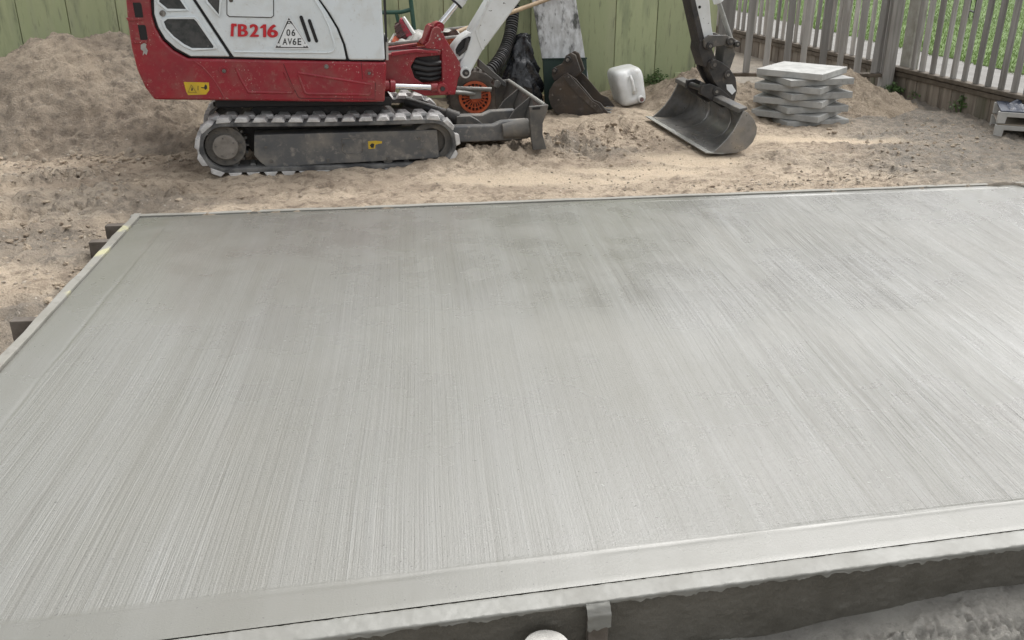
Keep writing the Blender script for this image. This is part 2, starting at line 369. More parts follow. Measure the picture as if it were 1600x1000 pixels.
# ------------------------------------------------------------------ mesh building
class MB:
    def __init__(self, fr=WF):
        self.v, self.f, self.m, self.fr = [], [], [], fr
        self.cur = 0
    def add(self, pts, faces):
        o = len(self.v)
        self.v += [tuple(p) for p in pts]
        self.f += [tuple(i + o for i in f) for f in faces]
        self.m += [self.cur] * len(faces)
        return self
    def prism(self, poly, t0, t1):
        n = len(poly)
        P = [self.fr(s, t0, z) for s, z in poly] + [self.fr(s, t1, z) for s, z in poly]
        return self.add(P, [tuple(range(n)), tuple(range(2 * n - 1, n - 1, -1))] + [(i, (i + 1) % n, n + (i + 1) % n, n + i) for i in range(n)])
    def box(self, s0, s1, t0, t1, z0, z1):
        return self.prism([(s0, z0), (s1, z0), (s1, z1), (s0, z1)], t0, t1)
    def cyl(self, p0, p1, r0, r1=None, n=16):
        r1 = r0 if r1 is None else r1
        a, b = Vector(self.fr(*p0)), Vector(self.fr(*p1))
        ax = (b - a).normalized()
        u = ax.orthogonal().normalized(); w = ax.cross(u)
        P = [a + (u * math.cos(2 * math.pi * k / n) + w * math.sin(2 * math.pi * k / n)) * r0 for k in range(n)]
        P += [b + (u * math.cos(2 * math.pi * k / n) + w * math.sin(2 * math.pi * k / n)) * r1 for k in range(n)]
        return self.add(P, [tuple(range(n)), tuple(range(2 * n - 1, n - 1, -1))] + [(i, (i + 1) % n, n + (i + 1) % n, n + i) for i in range(n)])
    def tube(self, pts, r, n=8, closed=False):
        W = [Vector(self.fr(*p)) for p in pts]
        N = len(W); P = []
        rr = r if isinstance(r, (list, tuple)) else [r] * N
        prev = None
        for i in range(N):
            if closed: tg = (W[(i + 1) % N] - W[i - 1]).normalized()
            else: tg = (W[min(i + 1, N - 1)] - W[max(i - 1, 0)]).normalized()
            u = tg.orthogonal().normalized() if prev is None else (prev - tg * prev.dot(tg)).normalized()
            prev = u; w = tg.cross(u)
            P += [W[i] + (u * math.cos(2 * math.pi * k / n) + w * math.sin(2 * math.pi * k / n)) * rr[i] for k in range(n)]
        F = []
        for i in range(N if closed else N - 1):
            j = (i + 1) % N
            F += [(i * n + k, i * n + (k + 1) % n, j * n + (k + 1) % n, j * n + k) for k in range(n)]
        if not closed: F += [tuple(range(n)), tuple(range(N * n - 1, (N - 1) * n - 1, -1))]
        return self.add(P, F)
    def ring(self, c, axis_t0, axis_t1, r_in, r_out, n=28):
        """flat ring of revolution about t, centre (s,z)"""
        P = []
        for r, t in ((r_in, axis_t0), (r_out, axis_t0), (r_out, axis_t1), (r_in, axis_t1)):
            P += [self.fr(c[0] + r * math.cos(2 * math.pi * k / n), t, c[1] + r * math.sin(2 * math.pi * k / n)) for k in range(n)]
        F = []
        for a in range(4):
            b = (a + 1) % 4
            F += [(a * n + k, a * n + (k + 1) % n, b * n + (k + 1) % n, b * n + k) for k in range(n)]
        return self.add(P, F)
    def build(self, name, material, parent=None, bevel=0.0, seg=2, smooth=True, loc=None, angle=35):
        mats = material if isinstance(material, (list, tuple)) else [material]
        if parent is not None: L = Vector(parent['_w'])
        elif loc is not None: L = Vector(loc)
        else:
            xs = [p[0] for p in self.v]; ys = [p[1] for p in self.v]; zs = [p[2] for p in self.v]
            L = Vector(((min(xs) + max(xs)) / 2, (min(ys) + max(ys)) / 2, min(zs)))
        me = bpy.data.meshes.new(name)
        me.from_pydata([(p[0] - L.x, p[1] - L.y, p[2] - L.z) for p in self.v], [], self.f)
        for m in mats: me.materials.append(MAT[m] if isinstance(m, str) else m)
        if len(mats) > 1: me.polygons.foreach_set('material_index', self.m)
        bm = bmesh.new(); bm.from_mesh(me)
        bmesh.ops.recalc_face_normals(bm, faces=bm.faces)
        bm.to_mesh(me); bm.free()
        if smooth:
            me.polygons.foreach_set('use_smooth', [True] * len(me.polygons))
            me.set_sharp_from_angle(angle=R(angle))
        o = bpy.data.objects.new(name, me)
        C.objects.link(o)
        if parent is not None: o.parent = parent
        else: o.location = L
        o['_w'] = tuple(L)
        if bevel:
            bv = o.modifiers.new('bevel', 'BEVEL')
            bv.width = bevel; bv.segments = seg; bv.limit_method = 'ANGLE'; bv.angle_limit = R(34)
            bv.harden_normals = True
        return o
def tag(o, label=None, cat=None, group=None, kind=None):
    if label: o['label'] = label
    if cat: o['category'] = cat
    if group: o['group'] = group
    if kind: o['kind'] = kind
    return o
def thing(name, loc, label, cat, group=None):
    o = bpy.data.objects.new(name, None)
    o.empty_display_size = 0.1
    o.location = loc
    o['_w'] = tuple(loc)
    C.objects.link(o)
    return tag(o, label, cat, group)
def inst(src, name, parent, loc, rot=(0, 0, 0), scale=(1, 1, 1)):
    """place a copy sharing mesh data; loc in world"""
    o = bpy.data.objects.new(name, src)
    C.objects.link(o)
    if parent is not None:
        o.parent = parent; o.location = Vector(loc) - Vector(parent['_w'])
    else: o.location = loc
    o.rotation_euler = rot; o.scale = scale
    return o
def grid_mesh(name, X, Y, Z, material, attrs=None, loc=(0, 0, 0), keep=None):
    ny, nx = X.shape
    V = np.stack([X - loc[0], Y - loc[1], Z - loc[2]], -1).reshape(-1, 3)
    idx = np.arange(nx * ny).reshape(ny, nx)
    q = np.stack([idx[:-1, :-1], idx[:-1, 1:], idx[1:, 1:], idx[1:, :-1]], -1).reshape(-1, 4)
    if keep is not None:
        kf = keep.reshape(-1)
        q = q[kf[q].any(axis=1)]
        used = np.unique(q); remap = -np.ones(nx * ny, int); remap[used] = np.arange(len(used))
        q = remap[q]; V = V[used]
    else: used = None
    me = bpy.data.meshes.new(name)
    me.vertices.add(len(V)); me.vertices.foreach_set('co', V.ravel())
    me.loops.add(q.size); me.loops.foreach_set('vertex_index', q.ravel())
    me.polygons.add(len(q)); me.polygons.foreach_set('loop_start', np.arange(0, q.size, 4))
    me.update(calc_edges=True); me.validate()
    me.polygons.foreach_set('use_smooth', np.ones(len(me.polygons), bool))
    for k, A in (attrs or {}).items():
        A = A.reshape(-1, 3)
        if used is not None: A = A[used]
        at = me.attributes.new(k, 'FLOAT_VECTOR', 'POINT')
        at.data.foreach_set('vector', A.astype(np.float32).ravel())
    me.materials.append(MAT[material])
    o = bpy.data.objects.new(name, me)
    o.location = loc; o['_w'] = tuple(loc)
    C.objects.link(o)
    return o

# ------------------------------------------------------------------ the slab: corners on the ground plan
ST = 0.08
FL = G(219, 339, ST); FR_ = G(1590, 288, ST)
ldir = (G(0, 580, ST) - FL); ldir.normalize()
n0, n1 = G(500, 966, ST), G(1600, 825, ST)
ndir = (n1 - n0).normalized()
def isect(p, d, q, e):
    den = d.x * e.y - d.y * e.x
    k = ((q.x - p.x) * e.y - (q.y - p.y) * e.x) / den
    return p + d * k
NL = isect(FL, ldir, n0, ndir); NR = isect(FR_, ldir, n0, ndir)
fdir = (FR_ - FL).normalized()
def outn(d, inside):        # unit normal pointing away from the slab
    n = Vector((-d.y, d.x, 0))
    return n
N_FAR = Vector((-fdir.y, fdir.x, 0)); N_LEFT = Vector((ldir.y, -ldir.x, 0)); N_NEAR = Vector((ndir.y, -ndir.x, 0)); N_RIGHT = Vector((-ldir.y, ldir.x, 0))

UOx, UOy = G(340, 278).x, G(340, 278).y
def ground_height(X, Y):
    df = (X - FL.x) * N_FAR.x + (Y - FL.y) * N_FAR.y
    dl = (X - FL.x) * N_LEFT.x + (Y - FL.y) * N_LEFT.y
    dn = (X - n0.x) * N_NEAR.x + (Y - n0.y) * N_NEAR.y
    dr = (X - FR_.x) * N_RIGHT.x + (Y - FR_.y) * N_RIGHT.y
    inside = np.maximum(np.maximum(df, dl), np.maximum(dn, dr))
    smooth = np.zeros_like(X)
    for (px, py, rx, ry) in ((830, 282, 0.75, 0.16), (1010, 268, 0.5, 0.16), (1260, 222, 0.8, 0.14), (1080, 250, 0.4, 0.2)):
        g = G(px, py)
        smooth = np.maximum(smooth, 1 - sstep(0.45, 1.15, np.sqrt(((X - g.x) / rx) ** 2 + ((Y - g.y) / ry) ** 2) + 0.5 * fbm(X, Y, 3, 3, 5)))
    churn = np.zeros_like(X)
    for (px, py, rx, ry, a) in ((60, 385, 0.7, 0.42, 1.0), (110, 470, 0.25, 0.5, 1.1), (190, 320, 0.9, 0.3, 0.8), (860, 240, 0.75, 0.22, 0.9), (1400, 255, 1.1, 0.35, 0.45), (60, 280, 0.6, 0.25, 0.6)):
        g = G(px, py)
        churn = np.maximum(churn, a * (1 - sstep(0.3, 1.2, np.sqrt(((X - g.x) / rx) ** 2 + ((Y - g.y) / ry) ** 2) + 0.6 * fbm(X, Y, 3, 3, 9))))
    fade = 1 - sstep(9.0, 11.0, Y)
    rough = (1.05 + 1.5 * churn) * (1 - 0.85 * smooth) * fade
    z = 0.022 * fbm(X, Y, 1.1, 3, 1) * fade
    z = z + rough * (0.020 * fbm(X, Y, 4.0, 4, 2) + 0.022 * fbm(X, Y, 9, 4, 3, ridged=True) + 0.020 * sstep(-0.1, 0.25, fbm(X, Y, 2.5, 2, 6)) * fbm(X, Y, 26, 3, 4, gain=0.6))
    # sand lies higher round the grading bucket and up against the far board
    z = z + 0.055 * sstep(5.7, 7.0, Y) * sstep(0.3, 1.0, X) * (1 - sstep(1.5, 2.0, X))
    z = z + np.where(df > -0.05, 0.062 * (1 - sstep(0.05, 0.55 , df)) * sstep(-0.1, 0.35, -dl + 0.0), 0)
    # ridge pushed up by the blade
    rp = [G(735, 256), G(800, 246), G(862, 238), G(920, 224), G(985, 213), G(1050, 208)]
    rd = np.full_like(X, 9.0)
    for a, b in zip(rp[:-1], rp[1:]):
        ab = b - a; L2 = ab.x ** 2 + ab.y ** 2
        k = np.clip(((X - a.x) * ab.x + (Y - a.y) * ab.y) / L2, 0, 1)
        rd = np.minimum(rd, np.hypot(X - a.x - k * ab.x, Y - a.y - k * ab.y))
    z = z + 0.095 * np.exp(-(rd / 0.15) ** 2) * np.clip(0.6 + 0.9 * fbm(X, Y, 6, 3, 21) + 0.8 * fbm(X, Y, 18, 4, 22, gain=0.65), 0, 2)
    # rut edge
    g0, g1 = G(720, 263), G(905, 262)
    # tread prints of the rubber track
    for (a, b, w) in ((G(-80, 352), G(330, 292), 0.14), (G(20, 330), G(330, 305), 0.13), (G(-60, 300), G(200, 272), 0.12)):
        ab = (b - a); L = ab.length; ab = ab / L
        al = (X - a.x) * ab.x + (Y - a.y) * ab.y; ac = -(X - a.x) * ab.y + (Y - a.y) * ab.x
        msk = (1 - sstep(w * 0.75, w, np.abs(ac))) * sstep(0, 0.2, al) * (1 - sstep(L - 0.2, L, al)) * sstep(-0.25, 0.15, fbm(X, Y, 2.2, 2, 31))
        z = z + msk * (0.030 * np.cos(2 * math.pi * (al + 0.03 * np.sign(ac) + 0.02 * fbm(X, Y, 5, 2, 3)) / 0.09) - 0.012) + 0.034 * np.exp(-((np.abs(ac) - w * 1.15) / 0.035) ** 2) * sstep(0, 0.2, al) * (1 - sstep(L - 0.2, L, al)) * (0.6 + fbm(X, Y, 6, 3, 8))
    # near side dug lower
    z = np.where(dn > -0.2, z - 0.16 * sstep(-0.2, 0.02, dn), z)
    # trench beside the left board
    z = z - 0.05 * np.exp(-((dl - 0.09) / 0.09) ** 2) * (df < 0.05) * (dn < 0.3) - 0.05 * sstep(0.6, 1.6, -df) * (dl > -0.1)
    # trodden flat under the wide bucket, banked up against the near track
    bs = (X + 0.57) * math.cos(R(15.5)) + (Y - 6.03) * math.sin(R(15.5)); bt = -(X + 0.57) * math.sin(R(15.5)) + (Y - 6.03) * math.cos(R(15.5))
    bmask = sstep(1.55, 1.74, bs) * (1 - sstep(2.22, 2.4, bs)) * sstep(-0.66, -0.54, bt) * (1 - sstep(0.54, 0.66, bt))
    z = z * (1 - bmask) + bmask * np.minimum(z, -0.014 + 0.052 * (bt + 0.5))
    us = (X - UOx) * math.cos(R(13)) + (Y - UOy) * math.sin(R(13)); ut = -(X - UOx) * math.sin(R(13)) + (Y - UOy) * math.cos(R(13))
    z = z + (0.006 + 0.022 * fbm(X, Y, 6, 3, 33) + 0.02 * sstep(1.0, 1.35, us)) * np.exp(-((ut + 0.03) / 0.10) ** 2) * sstep(-0.02, 0.12, us) * (1 - sstep(1.25, 1.45, us))
    z = z - 0.03 * sstep(-0.1, 0.5, us) * (1 - sstep(1.1, 1.6, us)) * sstep(0.15, 0.4, ut) * (1 - sstep(0.7, 1.0, ut))
    z = np.where(inside < -0.01, -0.10, z)
    grey = np.clip(churn * 0.75 + 1.0 * sstep(1.9, 2.9, X + 0.3 * fbm(X, Y, 2, 3, 55)) * (Y < 9), 0, 1) * (1 - smooth)
    path = sstep(8.4, 8.7, Y) * 0.9
    return z, grey, smooth, path, df, dl, dn, dr

xs = np.concatenate([np.linspace(-30, -4.3, 18)[:-1], np.arange(-4.3, 4.2, 0.021), np.linspace(4.2, 40, 22)[1:]])
ys = np.concatenate([np.linspace(-4, 2.0, 16)[:-1], np.arange(2.0, 4.2, 0.03), np.arange(4.2, 8.7, 0.019), np.linspace(8.7, 14, 60), np.linspace(14, 90, 26)[1:]])
X, Y = np.meshgrid(xs, ys)
Z, grey, smoo, path, df, dl, dn, dr = ground_height(X, Y)
ground = grid_mesh('ground', X, Y, Z, 'ground', {'zone': np.stack([grey, smoo, path], -1)})
tag(ground, 'churned pale sandy soil of the building site', kind='structure')
def gz(x, y):
    a = ground_height(np.array([[float(x)]]), np.array([[float(y)]]))
    return float(a[0][0, 0])

# slab top: bilinear grid with brushed strokes and trowelled margins
nu, nv = 720, 460
U, V = np.meshgrid(np.linspace(0, 1, nu), np.linspace(0, 1, nv))
def bil(k): return (FL[k] * (1 - U) + FR_[k] * U) * (1 - V) + (NL[k] * (1 - U) + NR[k] * U) * V
SX, SY = bil(0), bil(1)
df, dl, dn, dr = [-(a) for a in ((SX - FL.x) * N_FAR.x + (SY - FL.y) * N_FAR.y, (SX - FL.x) * N_LEFT.x + (SY - FL.y) * N_LEFT.y,
                  (SX - n0.x) * N_NEAR.x + (SY - n0.y) * N_NEAR.y, (SX - FR_.x) * N_RIGHT.x + (SY - FR_.y) * N_RIGHT.y)]
wob = 0.012 * fbm(SX, SY, 3, 3, 40)
inner = np.minimum(np.minimum((dl - 0.155 + wob), (dn - 0.108 + wob * 0.6)), np.minimum(df - 0.055 + wob, dr - 0.10))
brushed = sstep(0.0, 0.012, inner)
edge = np.minimum(np.minimum(dl, dn), np.minimum(df, dr))
SZ = ST + 0.0012 * fbm(SX, SY, 2, 3, 41) - 0.0015 * (1 - brushed) + 0.0012 * np.exp(-((inner - 0.003) / 0.006) ** 2) * np.clip(0.35 + 1.5 * fbm(SX, SY, 4, 3, 42), 0, 1) - 0.0032 * np.exp(-((inner + 0.006) / 0.006) ** 2) * np.clip(0.5 + 1.5 * fbm(SX, SY, 3, 2, 43), 0, 1)
SZ = SZ - 0.0012 * (1 - sstep(0.0, 0.012, edge))
# broom passes: two overlapping rows, each pass slightly turned
ucoord = dl + 0.030 * fbm(dl * 0.9, dn * 0.8, 1.0, 2, 51) - 0.05 * (dl / 4.6) * (dn - 1.4) - 0.012 * sstep(2.5, 4.6, dl) * (dn - 1.4) ** 2
pas = np.zeros_like(dl); row = pas
broom = np.stack([ucoord, dn, 0.25 * fbm(dl, dn, 0.6, 2, 53)], -1)
coarse = np.clip(0.35 + 1.0 * fbm(SX, SY, 0.9, 3, 71) + 0.5 * sstep(0.5, 0.05, dn) * 0.6, 0, 1)
stripe = np.exp(-((dl - 3.78 - 0.05 * (dn - 2.0)) / 0.075) ** 2) * sstep(1.55, 1.9, dn) * sstep(2.85, 2.6, dn)
coarse = np.clip(coarse + stripe, 0, 1)
strength = np.clip(0.36 + 0.80 * sstep(1.6, 3.4, dl) + 0.12 * sstep(1.2, 0.2, dn) * sstep(1.9, 0.6, dl) + 0.6 * fbm(SX, SY, 0.8, 3, 81) - 0.25 * sstep(1.6, 2.4, dn) * sstep(3.2, 2.0, dl), 0.26, 1.4)
fin = np.stack([brushed * strength + (1 - brushed) * 0.05, coarse * (0.15 + 0.85 * brushed), brushed], -1)
wet = np.clip(0.15 + 0.9 * sstep(2.6, 4.2, dl) + 0.9 * sstep(1.3, 0.2, dl) * sstep(2.6, 0.8, dn) + 0.9 * fbm(SX, SY, 1.2, 3, 87), 0, 1)
slab = grid_mesh('concrete_slab', SX, SY, SZ, 'slab', {'broom': broom, 'finish': fin, 'wet': np.stack([wet, wet, wet], -1)}, loc=(0, 0, 0))
tag(slab, 'freshly brushed wet grey concrete slab inside the timber formwork', kind='structure')
body = MB()
cs = [Vector((p.x, p.y, 0)) for p in (FL, FR_, NR, NL)]
body.add([(p.x, p.y, ST - 0.0075) for p in cs] + [(p.x, p.y, -0.12) for p in cs], [(0, 1, 5, 4), (1, 2, 6, 5), (2, 3, 7, 6), (3, 0, 4, 7)])
o = body.build('slab_side', 'smooth_slab', parent=slab)

# ------------------------------------------------------------------ formwork boards
def strip_board(a, b, n, w, z0, z1, ext0=0.0, ext1=0.0, inset=0.004):
    d = (b - a).normalized()
    a = a - d * ext0 + n * inset; b = b + d * ext1 + n * inset
    mb = MB()
    N = max(2, int((b - a).length / 0.12))
    P, F = [], []
    for i in range(N + 1):
        p = a.lerp(b, i / N)
        j = 0.0035 * math.sin(i * 1.7) * math.sin(i * 0.6)
        for q, z in ((p, z0), (p, z1 + j * 0.4), (p + n * (w + j), z1 + j * 0.4), (p + n * (w + j), z0)):
            P.append((q.x, q.y, z))
    for i in range(N):
        for k in range(4): F.append((i * 4 + k, i * 4 + (k + 1) % 4, i * 4 + 4 + (k + 1) % 4, i * 4 + 4 + k))
    F += [(3, 2, 1, 0), (N * 4, N * 4 + 1, N * 4 + 2, N * 4 + 3)]
    mb.add(P, F)
    return mb
def stake(parent, c, along, n, w, th, z1, label=None, matn='stake'):
    mb = MB(Frame((c.x, c.y, 0), math.atan2(along.y, along.x)))
    k = 1 if mb.fr.n.dot(n) > 0 else -1
    t0, t1 = sorted((0.003 * k, th * k))
    mb.box(-w / 2, w / 2, t0, t1, -0.14, z1)
    o = mb.build('stake', matn, parent=parent, bevel=0.004)
    if label: o['label'] = label
    return o
bl = thing('formwork_board', (FL.x, FL.y, 0), 'narrow timber formwork board with pale yellow paint marks along the left slab edge', 'board', 'formwork boards round the slab')
strip_board(NL, FL, N_LEFT, 0.036, -0.12, ST + 0.007, ext0=0.02, ext1=0.045).build('board', 'marked', parent=bl, bevel=0.003)
for (px, py) in ((215, 349), (192, 374), (45, 497)):
    g = G(px, py, ST)
    k = (g - FL).dot(ldir)
    c = FL + ldir * k + N_LEFT * 0.042
    stake(bl, c, ldir, N_LEFT, 0.045, 0.09, ST - 0.002)
bf = thing('formwork_board', (FL.x, FL.y + 0.05, 0), 'long formwork board along the far edge of the slab beside the sand', 'board', 'formwork boards round the slab')
strip_board(FL, FR_, N_FAR, 0.034, -0.10, ST + 0.004, ext0=0.05, ext1=0.05).build('board', 'board', parent=bf, bevel=0.003)
stake(bf, FL + N_FAR * 0.04 + fdir * 1.3, fdir, N_FAR, 0.05, 0.04, 0.03)
br = thing('formwork_board', (FR_.x, FR_.y, 0), 'formwork board at the far right corner of the slab running out of frame', 'board', 'formwork boards round the slab')
strip_board(FR_, NR, N_RIGHT, 0.034, -0.10, ST + 0.005, ext0=0.0, ext1=0.04).build('board', 'board', parent=br, bevel=0.003)

# near board: dark wet face, top smeared with concrete
bn = thing('formwork_board', (n0.x, n0.y, -0.1), 'dark wet timber board on the near slab edge, its top smeared with concrete', 'board', 'formwork boards round the slab')
BW = 0.042
fn = Frame((NL.x + N_NEAR.x * BW, NL.y + N_NEAR.y * BW, 0), math.atan2(ndir.y, ndir.x))     # t away from the viewer
LN = (NR - NL).length
def face_grid(name, l0, l1, z0, z1, dx, dz, matn, fn_off, parent):
    L_, Z_ = np.meshgrid(np.arange(l0, l1, dx), np.linspace(z0, z1, int((z1 - z0) / dz)))
    off = fn_off(L_, Z_)
    Xw = fn.o.x + fn.d.x * L_ - fn.n.x * off; Yw = fn.o.y + fn.d.y * L_ - fn.n.y * off
    o = grid_mesh(name, Xw, Yw, Z_, matn, loc=tuple(parent['_w'])); o.parent = parent; o.location = (0, 0, 0)
    return o
def board_off(L_, Z_):
    lum = sstep(0.25, 0.5, fbm(L_, Z_, 90, 3, 91)) * 0.003
    drip = sstep(0.1, 0.4, fbm(L_, Z_ * 0.25, 60, 3, 92)) * sstep(0.0, 0.07, Z_) * 0.003
    kk_ = 1 - sstep(ST - 0.04, ST - 0.018, Z_)
    return (lum + drip) * kk_ + 0.0015 * fbm(L_, Z_ * 0.3, 9, 3, 93) + 0.0012 * fbm(L_, Z_, 120, 2, 94)
o = face_grid('board_face', -0.05, LN + 0.05, -0.16, ST - 0.012, 0.008, 0.005, 'wetboard', board_off, bn)
o['label'] = 'dark wet lumpy board face'
mbk = MB(fn); mbk.box(-0.05, LN + 0.05, 0.006, BW - 0.004, -0.16, ST - 0.022)
mbk.build('board', 'wetboard', parent=bn)
# concrete smear over the board top with a ragged lip
L_, T_ = np.meshgrid(np.arange(-0.05, LN + 0.05, 0.006), np.linspace(0, 1, 12))
lip = 0.008 + 0.010 * np.clip(fbm(L_, L_ * 0 + 2.0, 60, 3, 95, gain=0.7) + 0.3, 0, 1)
tw = np.clip(T_ * 1.45 - 0.45, 0, 1)        # across the top
dn_ = np.clip(1 - T_ / 0.31, 0, 1)          # down the face
tt = -0.0115 + tw * (BW + 0.0135)
zz = ST - 0.005 + 0.004 * tw - dn_ * lip + 0.0022 * fbm(L_ + 0.4 * T_ * 0.05, T_ * 0.12, 110, 2, 96) * (1 - dn_) + 0.001 * fbm(L_, T_, 9, 3, 97)
zz = zz - 0.007 * sstep(0.86, 1.0, tw)
tt = tt - 0.003 * fbm(L_, T_, 40, 2, 99) * dn_
Xw = fn.o.x + fn.d.x * L_ + fn.n.x * tt; Yw = fn.o.y + fn.d.y * L_ + fn.n.y * tt
o = grid_mesh('concrete_smear', Xw, Yw, zz, 'smooth_slab', loc=tuple(bn['_w'])); o.parent = bn; o.location = (0, 0, 0)
o['label'] = 'pale ragged smear of wet concrete on the board top'
# timber peg nailed to its face
pk = fn.px(931, 950)[0]
mb = MB(fn)
mb.box(pk - 0.0225, pk + 0.0225, -0.026, -0.004, -0.22, 0.045)
mb.build('stake', 'stake', parent=bn, bevel=0.004)
Lp, Tp = np.meshgrid(np.linspace(-0.026, 0.026, 22), np.linspace(0, 1, 16))
rag = 0.006 + 0.014 * (fbm(Lp, Lp * 0, 55, 3, 111) + 0.35)
zc = np.where(Tp < 0.55, 0.054 + 0.018 * np.cos(Tp / 0.55 * 1.57), 0.054 - (rag + 0.022) * (Tp - 0.55) / 0.45)
tc_ = np.where(Tp < 0.55, -0.010 - 0.018 * Tp / 0.55, -0.030) - 0.003 * fbm(Lp, Tp, 30, 3, 112)
Xw = fn.o.x + fn.d.x * (pk + Lp) + fn.n.x * tc_; Yw = fn.o.y + fn.d.y * (pk + Lp) + fn.n.y * tc_
o = grid_mesh('concrete_smear', Xw, Yw, zc, 'smooth_slab', loc=tuple(bn['_w'])); o.parent = bn; o.location = (0, 0, 0)

# spilled slurry in front of it
xs2 = np.arange(-0.6, 2.3, 0.0052); ys2 = np.arange(1.2, 2.15, 0.0055)
X2, Y2 = np.meshgrid(xs2, ys2)
d2 = (X2 - n0.x) * N_NEAR.x + (Y2 - n0.y) * N_NEAR.y - BW
along = (X2 - n0.x) * ndir.x + (Y2 - n0.y) * ndir.y
rise = 0.045 * sstep(0.9, 1.8, along)
edge_s = 1 - sstep(0.0, 0.10, d2 + 0.03 * fbm(X2, Y2, 8, 3, 121))
Z2 = -0.098 + rise + 0.022 * fbm(X2, Y2, 5, 3, 122) + (1 - edge_s) * sstep(-0.15, 0.15, fbm(X2, Y2, 4, 3, 125)) * (0.065 * fbm(X2, Y2, 13, 5, 123, gain=0.62) + 0.02 * fbm(X2, Y2, 50, 3, 124, gain=0.65)) + 0.016 * edge_s
sl = grid_mesh('spilled_concrete', X2, Y2, Z2, 'slurry', keep=(d2 > -0.012))
tag(sl, 'lumpy grey wet concrete spill on the ground in front of the near board', kind='structure')
lk_ = fn.px(843, 975)[0]
lid = fn(lk_, -0.068, 0.0)
mb = MB(Frame((lid.x, lid.y, -0.09), 0))
prof = [(0.0, 0.1125), (0.044, 0.112), (0.0475, 0.110), (0.05, 0.106), (0.05, -0.03)]
n = 28; P = []; F = []
for (r, z) in prof:
    P += [(lid.x + r * math.cos(2 * math.pi * k / n), lid.y + r * math.sin(2 * math.pi * k / n), -0.083 + z) for k in range(n)]
for a in range(len(prof) - 1):
    F += [(a * n + k, a * n + (k + 1) % n, (a + 1) * n + (k + 1) % n, (a + 1) * n + k) for k in range(n)]
mb.add(P, F)
tag(mb.build('pipe_cap', 'cement', angle=50), 'pale round cap standing by the peg of the near board', 'pipe cap')

# ------------------------------------------------------------------ green clad wall
WW = Frame(G(1000, 150), R(9))
BP_ = 0.366
wall = thing('green_wall', tuple(WW(0, 0, 0)), 'sage green wall of tall flat boards behind the digger', 'wall')
mb = MB(); mb.fr = Frame((0, 0, 0), 0); mb.box(-BP_ / 2 + 0.0026, BP_ / 2 - 0.0026, 0.0, 0.022, 0.03, 1.95)
src = mb.build('board', 'green_wall', parent=wall, bevel=0.003)
bmesh_board = src.data
src.location = WW(0.117 - BP_ / 2, 0, 0) - Vector(wall['_w']); src.rotation_euler = (0, 0, WW.yaw)
for v in bmesh_board.vertices: v.co += Vector(wall['_w'])
s0 = 0.117 - BP_ / 2
for k in range(1, 24):
    o = src.copy(); C.objects.link(o); o.parent = wall
    o.location = WW(s0 - BP_ * k, random.uniform(-0.002, 0.002), 0) - Vector(wall['_w'])
o = src.copy(); C.objects.link(o); o.location = WW(s0 + BP_, 0, 0) - Vector(wall['_w'])
mb = MB(WW); mb.box(0.117 + BP_ + 0.0035, 0.652, 0.0, 0.022, 0.03, 1.95); mb.build('board', 'green_wall', parent=wall, bevel=0.003)
mb = MB(WW); mb.box(s0 - BP_ * 23.6, 0.64, 0.016, 0.10, -0.05, 1.93); mb.build('backing', 'groove', parent=wall)
mb = MB(WW); mb.box(s0 - BP_ * 23.6, 0.648, -0.012, 0.015, -0.05, 0.028); mb.build('base_rail', 'darktimber', parent=wall)
mb = MB(WW); mb.box(s0 - BP_ * 23.6, 0.66, -0.02, 0.11, 1.953, 2.0); mb.build('coping', 'green_wall', parent=wall, bevel=0.004)
mb = MB(WW); a, b = WW.px(1054, 113), WW.px(1065, 125); mb.box(a[0], b[0], -0.02, -0.003, b[1], a[1]); mb.build('cover_plate', 'green_wall', parent=wall, bevel=0.002)

# ------------------------------------------------------------------ fences
A0 = G(1400, 150); A1 = G(1552, 192)
adir = (A1 - A0).normalized()
fA = Frame(A0, math.atan2(adir.y, adir.x))       # s runs towards the viewer from the corner post, t to the lawn side
LEFTN = fA.n
side = thing('picket_fence', tuple(A0), 'long weathered picket fence on a board base along the lawn', 'fence')
KZ = 0.215
def piece_mesh(name, w, th, h, matn, taper=0.0, bev=0.004):
    me = bpy.data.meshes.new(name)
    bm = bmesh.new()
    pts = [(-w / 2, -th / 2), (w / 2, -th / 2), (w / 2, th / 2), (-w / 2, th / 2)]
    lv = []
    for z, k in ((0, 1), (h * 0.5, 1 + taper), (h, 1)):
        lv.append([bm.verts.new((x * k, y, z)) for x, y in pts])
    for a, b in zip(lv[:-1], lv[1:]):
        for i in range(4): bm.faces.new((a[i], a[(i + 1) % 4], b[(i + 1) % 4], b[i]))
    bm.faces.new(lv[0][::-1]); bm.faces.new(lv[-1])
    bmesh.ops.recalc_face_normals(bm, faces=bm.faces)
    bmesh.ops.bevel(bm, geom=[e for e in bm.edges if abs(e.verts[0].co.z - e.verts[1].co.z) > 0.05], offset=bev, segments=1, affect='EDGES')
    bm.to_mesh(me); bm.free()
    me.materials.append(MAT[matn])
    return me
pick = [piece_mesh('picket', 0.056, 0.020, 1.25, 'timber', 0.03), piece_mesh('picket', 0.052, 0.020, 1.22, 'timber', -0.03), piece_mesh('picket', 0.060, 0.022, 1.27, 'timber', 0.0)]
pxs = [1423, 1437, 1453, 1469, 1485, 1502, 1520, 1539, 1559, 1579, 1598]
sA = [fA.px(x, 108 + (x - 1405) * 0.272)[0] for x in pxs]
step = (sA[-1] - sA[0]) / (len(sA) - 1)
sA = sA + [sA[-1] + step * (k + 1) for k in range(8)]
sA = [sA[0] - step * k for k in range(3, 36)][::-1] + sA
for s in sA:
    fnear = 1.0
    inst(random.choice(pick), 'picket', side, fA(s, 0.015, KZ + 0.035), (random.uniform(-0.012, 0.012), random.uniform(-0.02, 0.02), fA.yaw + random.uniform(-0.05, 0.05)))
